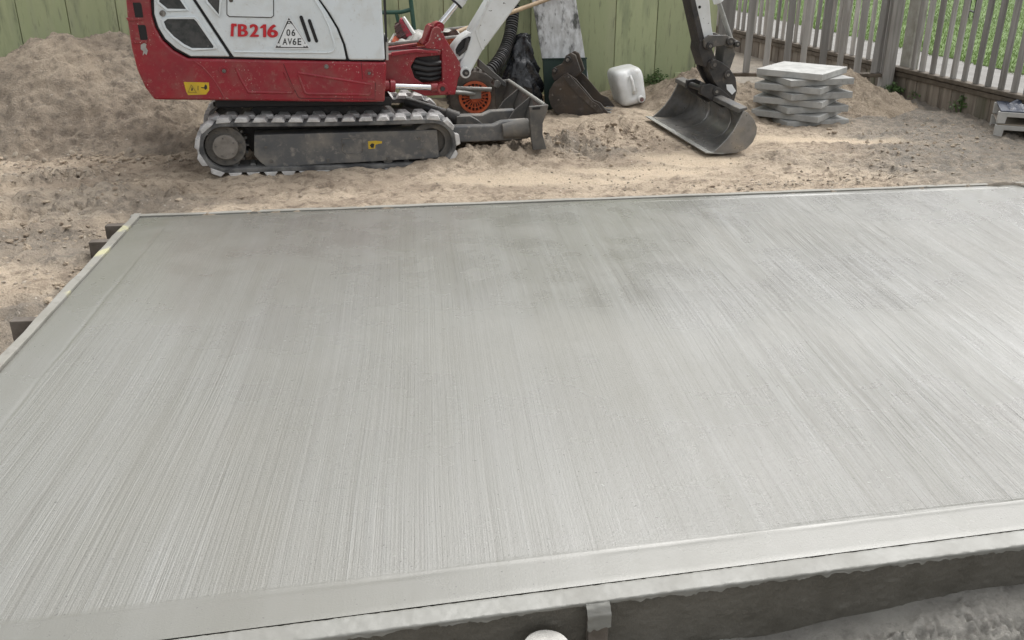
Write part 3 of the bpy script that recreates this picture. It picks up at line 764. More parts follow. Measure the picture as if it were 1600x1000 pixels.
smin, smax = sA[0] - 0.1, sA[-1] + 0.1
mb = MB(fA)
mb.box(smin, smax, -0.035, 0.055, KZ, KZ + 0.034)
mb.build('base_rail', 'rail', parent=side, bevel=0.008)
mb = MB(fA); mb.box(smin, smax, -0.022, 0.03, KZ - 0.045, KZ - 0.004); mb.build('lower_rail', 'rail', parent=side, bevel=0.006)
for z in (0.95,):
    mb = MB(fA); mb.box(smin, smax, 0.03, 0.07, z, z + 0.07); mb.build('top_rail', 'timber', parent=side, bevel=0.004)
kick = [piece_mesh('base_board', w, 0.02, 0.32, 'darktimber', 0.0, 0.003) for w in (0.142, 0.136, 0.147)]
k = smin
while k < smax:
    inst(random.choice(kick), 'base_board', side, fA(k, 0.01 + random.uniform(-0.003, 0.003), -0.14), (0, 0, fA.yaw))
    k += 0.15
mb = MB(fA); mb.box(smin, smax, 0.021, 0.034, -0.12, KZ - 0.05); mb.build('backing_board', 'darktimber', parent=side)
cpost = thing('concrete_post', tuple(fA(0.02, 0.1, 0)), 'square concrete fence post at the corner of the two picket fences', 'post')
mb = MB(fA); a = fA.px(1412, 60)[0]
mb.box(a - 0.085, a + 0.045, 0.058, 0.16, -0.1, 1.55); mb.build('post_shaft', 'concpost', parent=cpost, bevel=0.012)
# cross fence between the wall end and the corner
cA, cB = Vector(WW(0.665, -0.02, 0)), Vector(fA(-0.05, -0.07, 0))
cd = (cB - cA).normalized()
fC = Frame(cA, math.atan2(cd.y, cd.x)); LC = (cB - cA).length
cross = thing('picket_fence', tuple(cA), 'short open picket fence between the green wall and the corner post', 'fence')
long_p = [piece_mesh('picket', 0.058, 0.022, 1.3, 'timber', 0.03), piece_mesh('picket', 0.05, 0.02, 1.3, 'timber', -0.04)]
CZ = 0.175
for i, x in enumerate((1165, 1195, 1227, 1252, 1283, 1310, 1338, 1364, 1371)):
    s = fC.px(x, 108)[0]
    inst(long_p[i % 2], 'picket', cross, fC(s, -0.02 if i != 8 else 0.02, CZ + 0.02), (random.uniform(-0.008, 0.008), random.uniform(-0.015, 0.015), fC.yaw))
mb = MB(fC); mb.box(0.0, LC - 0.07, -0.04, 0.035, CZ - 0.015, CZ + 0.018); mb.build('base_rail', 'rail', parent=cross, bevel=0.008)
mb = MB(fC); mb.box(0.0, LC - 0.07, -0.006, 0.03, 0.92, 0.99); mb.build('top_rail', 'timber', parent=cross, bevel=0.004)
mb = MB(fC); mb.box(0.0, 0.125, -0.012, 0.05, -0.05, CZ - 0.017); mb.box(0.0, 0.125, -0.012, 0.05, CZ + 0.02, 1.5); mb.build('wide_board', 'timber', parent=cross, bevel=0.004)
mb = MB(fC); mb.box(LC - 0.068, LC + 0.03, -0.05, 0.06, -0.05, 1.55); mb.build('corner_post', 'timber', parent=cross, bevel=0.006)
k = LC - 0.53
while k < LC - 0.1:
    inst(kick[0], 'base_board', cross, fC(k, 0.0, -0.165), (0, 0, fC.yaw))
    k += 0.15

# path and lawn beyond the fence
pA = [fA(smin, 0.12, 0.006), fA(smax + 2, 0.12, 0.006)]
lw0, lw1 = G(1425, 82), G(1600, 122)
ld = (lw1 - lw0).normalized()
mb = MB()
q0 = lw0 - ld * 25; q1 = lw0 + ld * 12
far_a = fA(-25, 0.16, 0.03); near_a = fA(9, 0.16, 0.03)
mb.add([(near_a.x, near_a.y, 0.03), (q1.x, q1.y, 0.03), (q0.x, q0.y, 0.03), (far_a.x, far_a.y, 0.03)], [(0, 1, 2, 3)])
tag(mb.build('path', 'paving', smooth=False), 'pale paved path between the fence and the lawn', kind='structure')
rn = Vector((ld.y, -ld.x, 0)); rn = rn if rn.x > 0 else -rn
rn = -rn if (rn.dot(Vector((1, 0, 0))) < 0) else rn
mb = MB()
a, b = q0, q1; c_, d_ = q1 + rn * 40, q0 + rn * 40
mb.add([(p.x, p.y, 0.038) for p in (a, b, c_, d_)], [(0, 1, 2, 3)])
tag(mb.build('lawn', 'lawn', smooth=False), 'green lawn beyond the picket fence', kind='structure')
def blades(name, pts, hs, w, matn):
    n = len(pts)
    ang = rng.uniform(0, 2 * math.pi, n); lean = rng.uniform(0, 0.6, n) * hs; la = rng.uniform(0, 2 * math.pi, n)
    dx, dy = np.cos(ang) * w, np.sin(ang) * w
    a = pts + np.stack([dx, dy, 0 * dx], -1); b = pts - np.stack([dx, dy, 0 * dx], -1)
    c = pts + np.stack([np.cos(la) * lean, np.sin(la) * lean, hs], -1)
    V = np.stack([a, b, c], 1).reshape(-1, 3)
    me = bpy.data.meshes.new(name)
    me.vertices.add(3 * n); me.vertices.foreach_set('co', V.ravel())
    me.loops.add(3 * n); me.loops.foreach_set('vertex_index', np.arange(3 * n))
    me.polygons.add(n); me.polygons.foreach_set('loop_start', np.arange(0, 3 * n, 3))
    me.update(calc_edges=True)
    me.materials.append(MAT[matn])
    o = bpy.data.objects.new(name, me); C.objects.link(o)
    o['_w'] = (0, 0, 0)
    return o
N = 120000
al = rng.uniform(-12, 3, N); ac = rng.uniform(0, 1, N) ** 1.3 * 10 - 0.06
ac = ac + 0.05 * np.sin(al * 9)
gp = np.stack([lw0.x + ld.x * al + rn.x * ac, lw0.y + ld.y * al + rn.y * ac, np.full(N, 0.036)], -1)
o = blades('grass', gp, rng.uniform(0.018, 0.045, N), 0.004, 'grass')
tag(o, 'short green grass covering the lawn beyond the fence', 'grass', kind='stuff')
# bench on the lawn
bc = G(1470, 34)
bench = thing('garden_bench', (bc.x, bc.y, 0.04), 'garden bench with black metal legs and pale slats on the lawn', 'bench')
fb = Frame((bc.x, bc.y, 0.04), R(-12))
for s in (-0.42, 0.42):
    mb = MB(fb)
    mb.tube([(s, -0.22, 0), (s, -0.20, 0.42), (s, 0.2, 0.42)], 0.024, 8); mb.tube([(s, 0.24, 0), (s, 0.2, 0.42), (s, 0.27, 0.85)], 0.024, 8); mb.tube([(s, -0.22, 0.12), (s, 0.24, 0.12)], 0.018, 6)
    mb.build('leg_frame', 'benchblack', parent=bench)
mb = MB(fb); mb.box(-0.4, 0.4, -0.20, -0.16, 0.34, 0.40); mb.build('seat_rail', 'benchblack', parent=bench, bevel=0.004)
for k in range(4):
    mb = MB(fb); mb.box(-0.62, 0.62, -0.2 + k * 0.1, -0.12 + k * 0.1, 0.445, 0.475); mb.build('seat_slat', 'benchwood', parent=bench, bevel=0.004)
for k in range(3):
    mb = MB(fb); mb.box(-0.62, 0.62, 0.2 + 0.012 * k, 0.225 + 0.012 * k, 0.55 + 0.11 * k, 0.64 + 0.11 * k); mb.build('back_slat', 'benchwood', parent=bench, bevel=0.004)

# ------------------------------------------------------------------ heaps of sand
def heap(name, label, cones, x0, x1, y0, y1, stp, seed, amp=0.03, zone=(0.2, 0, 0)):
    X, Y = np.meshgrid(np.arange(x0, x1, stp), np.arange(y0, y1, stp))
    wx = X + 0.10 * fbm(X, Y, 2.2, 3, seed); wy = Y + 0.10 * fbm(X, Y, 2.2, 3, seed + 7)
    H = np.zeros_like(X) - 0.2
    hp = np.zeros_like(X)
    for (cx, cy, h, rx0, rx1, ry0, ry1) in cones:
        rx = np.where(wx < cx, rx0, rx1); ry = np.where(wy < cy, ry0, ry1)
        r = np.sqrt(((wx - cx) / rx) ** 2 + ((wy - cy) / ry) ** 2 + 0.012)
        q = h * (1.09 - r) 
        hp = np.logaddexp(hp / 0.035, q / 0.035) * 0.035
    base = ground_height(X, Y)[0]
    body = sstep(0.02, 0.12, hp)
    z = base - 0.03 + hp + body * (amp * fbm(X, Y, 4, 4, seed + 11) + 0.5 * amp * fbm(X, Y, 16, 4, seed + 12) + 0.35 * amp * fbm(X, Y, 48, 3, seed + 13, ridged=True)) - 0.024 * body * 0
    zn = np.zeros(X.shape + (3,)); zn[..., 0] = np.clip(zone[0] + 0.35 * fbm(X, Y, 3, 3, seed + 20), 0, 1); zn[..., 1] = np.clip(zone[1] + 0.8 * fbm(X, Y, 2, 3, seed + 22), 0, 1)
    loc = ((x0 + x1) / 2, (y0 + y1) / 2, 0)
    o = grid_mesh(name, X, Y, z, 'heap', {'zone': zn}, loc=loc, keep=hp > 0.028)
    return tag(o, label, 'sand heap')
p1, p2, p3 = VY(92, 47, 6.85), VY(168, 46, 7.05), VY(10, 95, 6.7)
heap('sand_heap', 'big brown heap of sand behind the tail of the digger, against the green wall',
     [(p1.x, 6.85, p1.z + 0.02, 1.25, 1.0, 0.98, 0.8), (p2.x, 7.05, p2.z + 0.01, 0.9, 1.25, 1.15, 0.62), (p3.x - 0.3, 6.7, 0.42, 1.0, 0.9, 0.75, 0.8)], -5.4, -1.2, 5.4, 7.75, 0.017, 201, 0.055, (0.30, 0, 0))
q1_, q2_ = VY(1345, 116, 7.85), VY(1075, 118, 7.75)
heap('sand_heap', 'pale sand heap behind the stack of paving slabs by the picket fence',
     [(q1_.x - 0.14, 7.85, 0.31, 0.75, 0.60, 0.52, 0.42), (q1_.x - 0.55, 7.8, 0.22, 0.6, 0.5, 0.5, 0.4)], 1.75, 3.55, 7.0, 8.3, 0.013, 301, 0.065, (0.0, 0.3, 0))
heap('sand_heap', 'low pale sand heap behind the wide bucket, below the end of the green wall',
     [(q2_.x + 0.05, 7.8, 0.26, 0.55, 0.65, 0.75, 0.42), (q2_.x + 0.42, 7.75, 0.20, 0.5, 0.55, 0.6, 0.42)], 0.75, 2.75, 6.7, 8.28, 0.013, 401, 0.06, (0.0, 0.2, 0))

# stones
def rock_mesh(seed, sub=2):
    r = random.Random(seed)
    bm = bmesh.new(); bmesh.ops.create_icosphere(bm, subdivisions=sub, radius=1)
    off = [Vector((r.uniform(-1, 1), r.uniform(-1, 1), r.uniform(-1, 1))).normalized() for _ in range(7)]
    cut = [r.uniform(0.55, 0.85) for _ in off]
    for v in bm.verts:
        for d, c in zip(off, cut):
            k = v.co.dot(d)
            if k > c: v.co -= d * (k - c)
        v.co.z *= 0.75
    me = bpy.data.meshes.new('stone'); bm.to_mesh(me); bm.free()
    me.materials.append(MAT['stone'])
    return me
rocks = [rock_mesh(k) for k in range(5)]
def stone(px, py, r, k, label, z0=None):
    g = G(px, py); z = gz(g.x, g.y) if z0 is None else z0
    o = inst(rocks[k % 5], 'stone', None, (g.x, g.y, z + r * 0.35), (random.uniform(0, 6), random.uniform(-0.3, 0.3), random.uniform(0, 6)), (r, r * random.uniform(0.8, 1.2), r))
    return tag(o, label, 'stone', 'stones at the foot of the big sand heap')
for i, (px, py, r) in enumerate(((10, 252, 0.030), (28, 249, 0.040), (44, 253, 0.022), (57, 247, 0.046), (70, 254, 0.018), (115, 252, 0.028), (125, 254, 0.018), (205, 244, 0.030), (222, 243, 0.024), (237, 241, 0.032), (256, 238, 0.026), (272, 236, 0.040), (290, 232, 0.034), (300, 228, 0.026))):
    ords = ['first', 'second', 'third', 'fourth', 'fifth', 'sixth', 'seventh']
    if i < 7: lb = ords[i] + ' stone from the left at the left foot of the big sand heap'
    else: lb = ords[i - 7] + ' stone from the left in the row behind the rear of the digger track'
    stone(px, py, r, i, lb)
def pebbles(name, spots, label, matn='stone', cat='gravel', sub=1):
    """many small loose stones: far too many to count"""
    base = []
    for k in range(4):
        bm = bmesh.new(); bmesh.ops.create_icosphere(bm, subdivisions=sub, radius=1)
        r = random.Random(k + 50)
        for v in bm.verts: v.co *= r.uniform(0.7, 1.25)
        base.append((np.array([v.co[:] for v in bm.verts]), np.array([[v.index for v in f.verts] for f in bm.faces])))
        bm.free()
    Vs, Fs, o = [], [], 0
    P = []
    for (px, py, sx, sy, n, r0, r1) in spots:
        for _ in range(n):
            P.append((random.gauss(px, sx), random.gauss(py, sy), r0 * 0.7 * (r1 * 1.25 / (r0 * 0.7)) ** (random.random() ** 2.2)))
    XY = []
    for (px, py, r) in P:
        g = G(px, max(py, 150)); XY.append((g.x, g.y, r))
    XY = np.array(XY)
    Zg, _, _, _, df, dl, dn, dr = ground_height(XY[:, 0][None], XY[:, 1][None])
    ok = (np.maximum(np.maximum(df, dl), np.maximum(dn, dr)) > 0.06)[0]
    for (x, y, r), z, k in zip(XY, Zg[0], ok):
        if not k: continue
        bv, bf = random.choice(base)
        a = random.uniform(0, 6.28); c, s = math.cos(a), math.sin(a)
        q = bv * r * np.array([random.uniform(0.8, 1.4), random.uniform(0.8, 1.3), random.uniform(0.5, 0.8)])
        q = np.stack([q[:, 0] * c - q[:, 1] * s + x, q[:, 0] * s + q[:, 1] * c + y, q[:, 2] + z + r * 0.2], -1)
        Vs.append(q); Fs.append(bf + o); o += len(q)
    me = bpy.data.meshes.new(name)
    me.from_pydata(np.concatenate(Vs).tolist(), [], np.concatenate(Fs).tolist())
    me.materials.append(MAT[matn])
    ob = bpy.data.objects.new(name, me); C.objects.link(ob)
    return tag(ob, label, cat, kind='stuff')
pebbles('loose_gravel', [(60, 275, 60, 8, 260, 0.005, 0.013), (150, 255, 90, 6, 160, 0.005, 0.014), (1240, 296, 60, 7, 260, 0.004, 0.011), (1400, 270, 90, 14, 260, 0.004, 0.010),
                         (1330, 280, 90, 14, 200, 0.004, 0.010), (1480, 225, 60, 18, 220, 0.004, 0.010), (800, 300, 300, 10, 200, 0.003, 0.007), (150, 350, 90, 30, 260, 0.004, 0.010), (70, 430, 50, 50, 120, 0.004, 0.009),
                         (1050, 275, 90, 18, 160, 0.003, 0.008)],
        'small loose stones and crumbs scattered on the sandy ground')

pebbles('soil_clods', [(850, 240, 60, 6, 260, 0.006, 0.020), (960, 222, 50, 7, 220, 0.006, 0.018), (120, 460, 25, 22, 160, 0.006, 0.020), (60, 510, 30, 25, 120, 0.006, 0.018), (60, 370, 60, 16, 140, 0.005, 0.018), (150, 250, 110, 5, 260, 0.006, 0.024),
                       (220, 300, 90, 12, 220, 0.005, 0.016), (900, 300, 260, 12, 120, 0.003, 0.010), (1300, 250, 140, 18, 220, 0.004, 0.012), (1440, 215, 70, 18, 260, 0.005, 0.013), (1180, 198, 60, 6, 120, 0.006, 0.018), (1040, 262, 80, 14, 60, 0.003, 0.010)],
        'crumbly clods of damp soil scattered over the sandy ground', 'ground', 'soil')

# ------------------------------------------------------------------ mini excavator
UO = G(340, 278)
UF = Frame(UO, R(13), 0.0)
# nose-down pitch taken from the track's own ends
la, ra = UF.px(340, 278), UF.px(690, 268)
UP_ = -math.atan2(ra[1] - la[1], ra[0] - la[0])
UF = Frame(UO, R(13), UP_)
cen = UF(0.62, 0.49, 0)
ex = thing('mini_excavator', (cen.x, cen.y, 0.0), 'red and white mini excavator on rubber tracks, its arm reaching right', 'excavator')
TL0, TL1 = UF.px(303, 235)[0], UF.px(720, 225)[0]
TH = 0.355; RT = TH / 2
LUG = 0.027
def track_path(L, off):
    """point and normal on the loop, off = distance outside the belt's outer face"""
    c0, c1 = TL0 + RT, TL1 - RT
    r = RT - LUG
    st = c1 - c0; arc = math.pi * r
    L %= 2 * st + 2 * arc
    if L < st: p, nrm = (c0 + L, RT + r), (0, 1)
    elif L < st + arc:
        a = math.pi / 2 - (L - st) / r
        nrm = (math.cos(a), math.sin(a)); p = (c1 + r * nrm[0], RT + r * nrm[1])
    elif L < 2 * st + arc: p, nrm = (c1 - (L - st - arc), RT - r), (0, -1)
    else:
        a = -math.pi / 2 - (L - 2 * st - arc) / r
        nrm = (math.cos(a), math.sin(a)); p = (c0 + r * nrm[0], RT + r * nrm[1])
    sag = -0.006 * math.sin(math.pi * min(max(L / st, 0), 1)) if L < st else 0
    return (p[0] + nrm[0] * off, p[1] + nrm[1] * off + sag), nrm
PER = 2 * (TL1 - TL0 - 2 * RT) + 2 * math.pi * (RT - LUG)
def make_track(t0, w):
    mb = MB(UF); n = 132; P = []
    for i in range(n):
        L = PER * i / n
        (a, b), _ = track_path(L, 0.0); (c, d), _ = track_path(L, -0.026)
        P += [UF(a, t0, b), UF(a, t0 + w, b), UF(c, t0 + w, d), UF(c, t0, d)]
    F = []
    for i in range(n):
        j = (i + 1) % n
        for k in range(4): F.append((i * 4 + k, i * 4 + (k + 1) % 4, j * 4 + (k + 1) % 4, j * 4 + k))
    mb.add(P, F)
    nl = 33; pitch = PER / nl
    for i in range(nl):
        for row in (0, 1):
            mb.cur = 1
            L = pitch * (i + 0.5 * row)
            ta, tb = (t0 - 0.004, t0 + w * 0.52) if row == 0 else (t0 + w * 0.48, t0 + w + 0.004)
            hb, ht = pitch * random.uniform(0.39, 0.44), pitch * random.uniform(0.21, 0.27)
            lug_h = LUG * random.uniform(0.82, 1.0)
            sk = pitch * 0.12 * (1 if row == 0 else -1)
            P = []
            for (dl_, off) in ((-hb, -0.001), (hb, -0.001), (ht, lug_h), (-ht, lug_h)):
                for t_, k in ((ta, 0), (tb, sk)):
                    (s, z), _ = track_path(L + dl_ + k, off)
                    P.append(UF(s, t_, z))
            mb.add(P, [(0, 1, 3, 2), (2, 3, 5, 4), (4, 5, 7, 6), (6, 7, 1, 0), (0, 2, 4, 6), (1, 7, 5, 3)])
    # guide blocks on the inside of the belt
    for i in range(nl):
        mb.cur = 0
        P = []
        L = pitch * i
        for (dl_, off) in ((-pitch * 0.2, -0.024), (pitch * 0.2, -0.024), (pitch * 0.12, -0.040), (-pitch * 0.12, -0.040)):
            for t_ in (t0 + w * 0.30, t0 + w * 0.70):
                (s, z), _ = track_path(L + dl_, off)
                P.append(UF(s, t_, z))
        mb.add(P, [(0, 1, 3, 2), (2, 3, 5, 4), (4, 5, 7, 6), (6, 7, 1, 0), (0, 2, 4, 6), (1, 7, 5, 3)])
    return mb.build('rubber_track', ['rubber', 'lug'], parent=ex, bevel=0.004, seg=1)
GAUGE = 0.75; TWD = 0.23
for t0 in (0.0, GAUGE):
    make_track(t0, TWD)
    mb = MB(UF)
    poly = UF.pts([(397, 211), (683, 203), (687, 247), (430, 261), (418, 262), (407, 254), (397, 243)], 0.035)
    mb.prism(poly, t0 + 0.035, t0 + 0.195)
    sf = mb.build('side_frame', 'frame', parent=ex, bevel=0.006)
    mb = MB(UF); c = (TL0 + RT, RT)
    mb.ring(c, t0 + 0.05, t0 + 0.07, 0.03, 0.118, 28)
    for k in range(18):
        a = 2 * math.pi * k / 18
        q = [(c[0] + rr * math.cos(a + da), c[1] + rr * math.sin(a + da)) for rr, da in ((0.112, -0.09), (0.134, -0.05), (0.134, 0.05), (0.112, 0.09))]
        mb.prism(q, t0 + 0.075, t0 + 0.155)
    sp = mb.build('sprocket', 'steel', parent=ex, bevel=0.002, seg=1)
    mb = MB(UF); mb.cyl((c[0], t0 + 0.018, c[1]), (c[0], t0 + 0.16, c[1]), 0.074, n=32)
    hb = mb.build('hub', 'hub', parent=sp, bevel=0.006)
    mb = MB(UF)
    for k in range(5):
        a = 2 * math.pi * k / 5 + 0.5
        mb.cyl((c[0] + 0.055 * math.cos(a), t0 + 0.014, c[1] + 0.055 * math.sin(a)), (c[0] + 0.055 * math.cos(a), t0 + 0.03, c[1] + 0.055 * math.sin(a)), 0.005, n=6)
    mb.build('bolt_ring', 'steel', parent=sp)
    mb = MB(UF)
    for k in range(10):
        a = 2 * math.pi * k / 10 + 0.2
        mb.cyl((c[0] + 0.095 * math.cos(a), t0 + 0.042, c[1] + 0.095 * math.sin(a)), (c[0] + 0.095 * math.cos(a), t0 + 0.06, c[1] + 0.095 * math.sin(a)), 0.007, n=6)
    mb.build('bolt_ring', 'steel', parent=sp)
    mb = MB(UF); ci = (TL1 - RT, RT)
    mb.ring(ci, t0 + 0.045, t0 + 0.185, 0.085, 0.128, 32); mb.ring(ci, t0 + 0.08, t0 + 0.15, 0.02, 0.09, 24)
    mb.cyl((ci[0], t0 + 0.05, ci[1]), (ci[0], t0 + 0.18, ci[1]), 0.03, n=16)
    mb.build('idler_wheel', 'steel', parent=ex, bevel=0.004)
    for (px, py) in ((425, 262), (513, 259), (606, 254)):
        s, z = UF.px(px, py, 0.06)
        mb = MB(UF); mb.cyl((s, t0 + 0.04, 0.082), (s, t0 + 0.19, 0.082), 0.034, n=20)
        mb.cyl((s, t0 + 0.03, 0.085), (s, t0 + 0.05, 0.085), 0.012, n=10)
        mb.build('roller', 'steel', parent=ex, bevel=0.004)
    if t0 == 0.0:
        mb = MB(UF)
        P = UF.pts([(534, 217), (566, 215), (567, 236), (560, 240), (541, 240), (535, 236)], 0.03)
        mb.tube([(s, 0.034, z) for s, z in P], 0.003, 6, closed=True)
        mb.build('hatch_edge', 'frame', parent=sf)
        for (px, py) in ((537, 226), (569, 225), (415, 230), (513, 252), (607, 250), (655, 216), (660, 233)):
            s, z = UF.px(px, py, 0.03)
            mb = MB(UF); mb.cyl((s, 0.024, z), (s, 0.04, z), 0.008, n=6); mb.build('bolt', 'steel', parent=sf)
        mb = MB(UF)
        mb.prism(UF.pts([(575, 221), (587, 220), (597, 221), (597, 224), (587, 226), (586, 232), (576, 233)], 0.03), 0.0335, 0.036)
        st_ = mb.build('sticker', 'yellow', parent=sf); st_['label'] = 'torn yellow warning sticker'
        mb = MB(UF); mb.prism(UF.pts([(578, 227), (581, 224), (585, 225), (584, 231), (580, 231)], 0.03), 0.0315, 0.0333)
        mb.build('sticker', 'black', parent=sf)
# car body, enlarged to darken the gap under the machine; slew ring
mb = MB(UF); mb.prism([(0.20, 0.10), (1.08, 0.10), (1.14, 0.26), (1.00, 0.385), (0.24, 0.385), (0.12, 0.26)], TWD + 0.002, GAUGE - 0.002)
mb.build('car_body', 'hitch', parent=ex, bevel=0.008)
mb = MB(UF); mb.cyl((0.62, 0.49, 0.386), (0.62, 0.49, 0.47), 0.30, n=36); mb.build('slew_ring', 'hitch', parent=ex)
mb = MB(UF); mb.box(0.02, 1.06, 0.10, 0.90, 0.395, 0.450); mb.build('belly_shade', 'seal_shade', parent=ex, bevel=0.01)  # black plate added so the space under the house goes dark
# hoses under the deck
mb = MB(UF)
mb.tube([(0.0, 0.20, 0.40), (0.25, 0.24, 0.42), (0.5, 0.3, 0.41)], 0.014, 8); mb.build('hose', 'black', parent=ex)

# dozer blade
def bpt(L, t=0.02): return UF.pts(L, t)
bl_out = bpt([(826, 166), (856, 163), (853, 176), (847, 192), (847, 210), (853, 232), (832, 234), (829, 215), (827, 190)])
mb = MB(UF); mb.prism(bl_out, 0.0, 0.028)
bld = mb.build('blade_end', 'steel', parent=ex, bevel=0.005)
mb = MB(UF); mb.prism(bl_out, 1.06, 1.085); mb.build('blade_end', 'steel', parent=ex, bevel=0.005)
s, z = UF.px(838, 170); mb = MB(UF); mb.prism([(s - 0.025, z - 0.006), (s + 0.025, z - 0.004), (s + 0.025, z + 0.012), (s - 0.025, z + 0.008)], -0.002, 0.0); mb.build('slot', 'seal_shade', parent=bld)
curve = bpt([(855, 164), (851, 178), (845.5, 193), (845.5, 210), (851, 231)])
thin = [(a - 0.016, b) for a, b in curve]
mb = MB(UF); mb.prism(curve + thin[::-1], 0.03, 1.058)
mb.build('blade', 'worn', parent=ex, bevel=0.003)
# top edge strip and curved ribs on the blade's back
ct, cbm = curve[0], curve[-1]
mb = MB(UF); mb.cyl((ct[0] - 0.014, 0.03, ct[1] - 0.004), (ct[0] - 0.014, 1.058, ct[1] - 0.004), 0.014, n=10); mb.build('edge_bar', 'galv', parent=ex)
b0, b1 = UF.px(790, 131, 1.0), UF.px(747, 98, 1.0)
mb = MB(UF); mb.prism([(b0[0], b0[1] - 0.03), (b0[0], b0[1] + 0.012), (b1[0], b1[1] + 0.03), (b1[0], b1[1] - 0.03)], 0.98, 1.04); mb.build('blade_stay', 'steel', parent=ex, bevel=0.006)
mb = MB(UF); b2 = UF.px(776, 131, 0.97); mb.cyl((b2[0], 0.95, b2[1]), (b2[0], 1.05, b2[1]), 0.026, n=16); mb.build('pin', 'pin', parent=ex, bevel=0.004)
for t in (0.36, 0.70):
    mb = MB(UF)
    rib = [(a - 0.018, b) for a, b in curve[:4]] + [(curve[3][0] - 0.16, curve[3][1]), (curve[1][0] - 0.11, curve[1][1] - 0.03)]
    mb.prism(rib, t, t + 0.02); mb.build('rib', 'steel', parent=ex, bevel=0.003)
for t0 in (0.08, 0.44):
    mb = MB(UF)
    arm = UF.pts([(690, 198), (772, 196), (785, 190), (826, 187), (827, 217), (800, 219), (772, 221), (690, 224)], 0.08)
    mb.prism(arm, t0, t0 + 0.075)
    mb.build('blade_arm', 'frame', parent=ex, bevel=0.012)
a0 = UF.px(786, 206, 0.06); a1 = UF.px(827, 200, 0.06)
mb = MB(UF); mb.cyl((a0[0], 0.085, a0[1]), (a1[0], 0.07, a1[1]), 0.048, 0.062, 20); mb.build('blade_arm', 'steel', parent=ex, bevel=0.006)
# blade lift ram between the tracks
p0 = UF.px(632, 158, 0.46); p1 = UF.px(700, 180, 0.40); p2 = UF.px(716, 186, 0.38)
mb = MB(UF); mb.cyl((p0[0], 0.46, p0[1]), (p1[0], 0.40, p1[1]), 0.036, n=18); mb.cyl((p1[0] - 0.02, 0.402, p1[1] + 0.006), (p2[0], 0.385, p2[1]), 0.046, n=18)
mb.build('blade_ram', 'hitch', parent=ex, bevel=0.004)
mb = MB(UF); mb.prism(UF.pts([(712, 181), (733, 180), (748, 188), (757, 197), (712, 198)], 0.36), 0.33, 0.41); mb.build('ram_bracket', 'steel', parent=ex, bevel=0.006)
mb = MB(UF); s, z = UF.px(725, 188, 0.33); mb.cyl((s, 0.325, z), (s, 0.34, z), 0.016, n=12); mb.build('pin', 'steel', parent=ex)
mb = MB(UF); mb.box(1.16, p2[0] + 0.42, 0.30, 0.68, 0.12, 0.15); mb.build('blade_cross_plate', 'steel', parent=ex, bevel=0.004)

# upper structure -------------------------------------------------
HY = R(10)
hd = Vector((math.cos(HY), math.sin(HY), 0)); hn = Vector((-hd.y, hd.x, 0))
HF = Frame(Vector((cen.x, cen.y, 0)) - hn * 0.49, HY)
HW = 0.98
seam = [(234, 0), (236, 24), (242, 44), (253, 63), (270, 79), (293, 91.5)]
low = [(193, -60), (231, -60)] + seam + [(604, 97.5), (601, 159.5), (560, 160), (240, 156), (226, 138), (213, 110), (204, 75), (198, 35), (195, 0)]
P = HF.pts(low)
mb = MB(HF)
# plan: the tail is rounded, so the rear outline draws in towards both sides
ts = [0.0, 0.03, 0.10, 0.25, 0.49, 0.73, 0.88, 0.95, 0.98]
smin_h = min(p[0] for p in P)
rings = []
for t in ts:
    k = abs(t - 0.49) / 0.49
    pull = 0.005 * k ** 5
    rings.append([HF(s + (pull * max(0, 1 - (s - smin_h) / 0.30)), t, z) for s, z in P])
n = len(P)
mb.add([q for r in rings for q in r], [tuple(range(n)), tuple(range(len(ts) * n - 1, (len(ts) - 1) * n - 1, -1))] +
       [(a * n + i, a * n + (i + 1) % n, (a + 1) * n + (i + 1) % n, (a + 1) * n + i) for a in range(len(ts) - 1) for i in range(n)])
cw = mb.build('red_lower_body', 'red', parent=ex, bevel=0.014, seg=3, angle=32)
def sub(poly, t0, t1, name, m, parent, bev=0.0, seg=2, tp=0.0):
    mb = MB(HF); mb.prism(HF.pts(poly, tp), t0, t1)
    return mb.build(name, m, parent=parent, bevel=bev, seg=seg)
sub([(232, -58), (236, 20), (243, 43), (255, 62), (272, 78), (297, 90.5), (602.5, 96.5), (600, 60), (596, 0), (593, -56)], 0.02, 0.96, 'gap_backing', 'seal_shade', ex)  # black block put behind the covers to darken the gaps between them
pan1 = sub([(238, -62), (240.5, 22), (247, 43), (258, 61), (275, 76), (298, 88.5), (359, 89), (297, -5), (262, -62)], 0.004, 0.97, 'white_cover', 'white', ex, 0.010, 3)
pan2 = sub([(267, -62), (302.5, -5), (365, 89.5), (541, 93.5), (536, 70), (526, 45), (511, 20), (496, -2), (468, -62)], 0.003, 0.97, 'white_hood', 'white', ex, 0.008, 3)
pan3 = sub([(471, -62), (499, -2), (514.5, 20), (529.5, 45), (539.5, 70), (545, 94), (601.5, 94.5), (600, 60), (596, 0), (593, -62)], 0.002, 0.97, 'white_front_cover', 'white', ex, 0.012, 3)
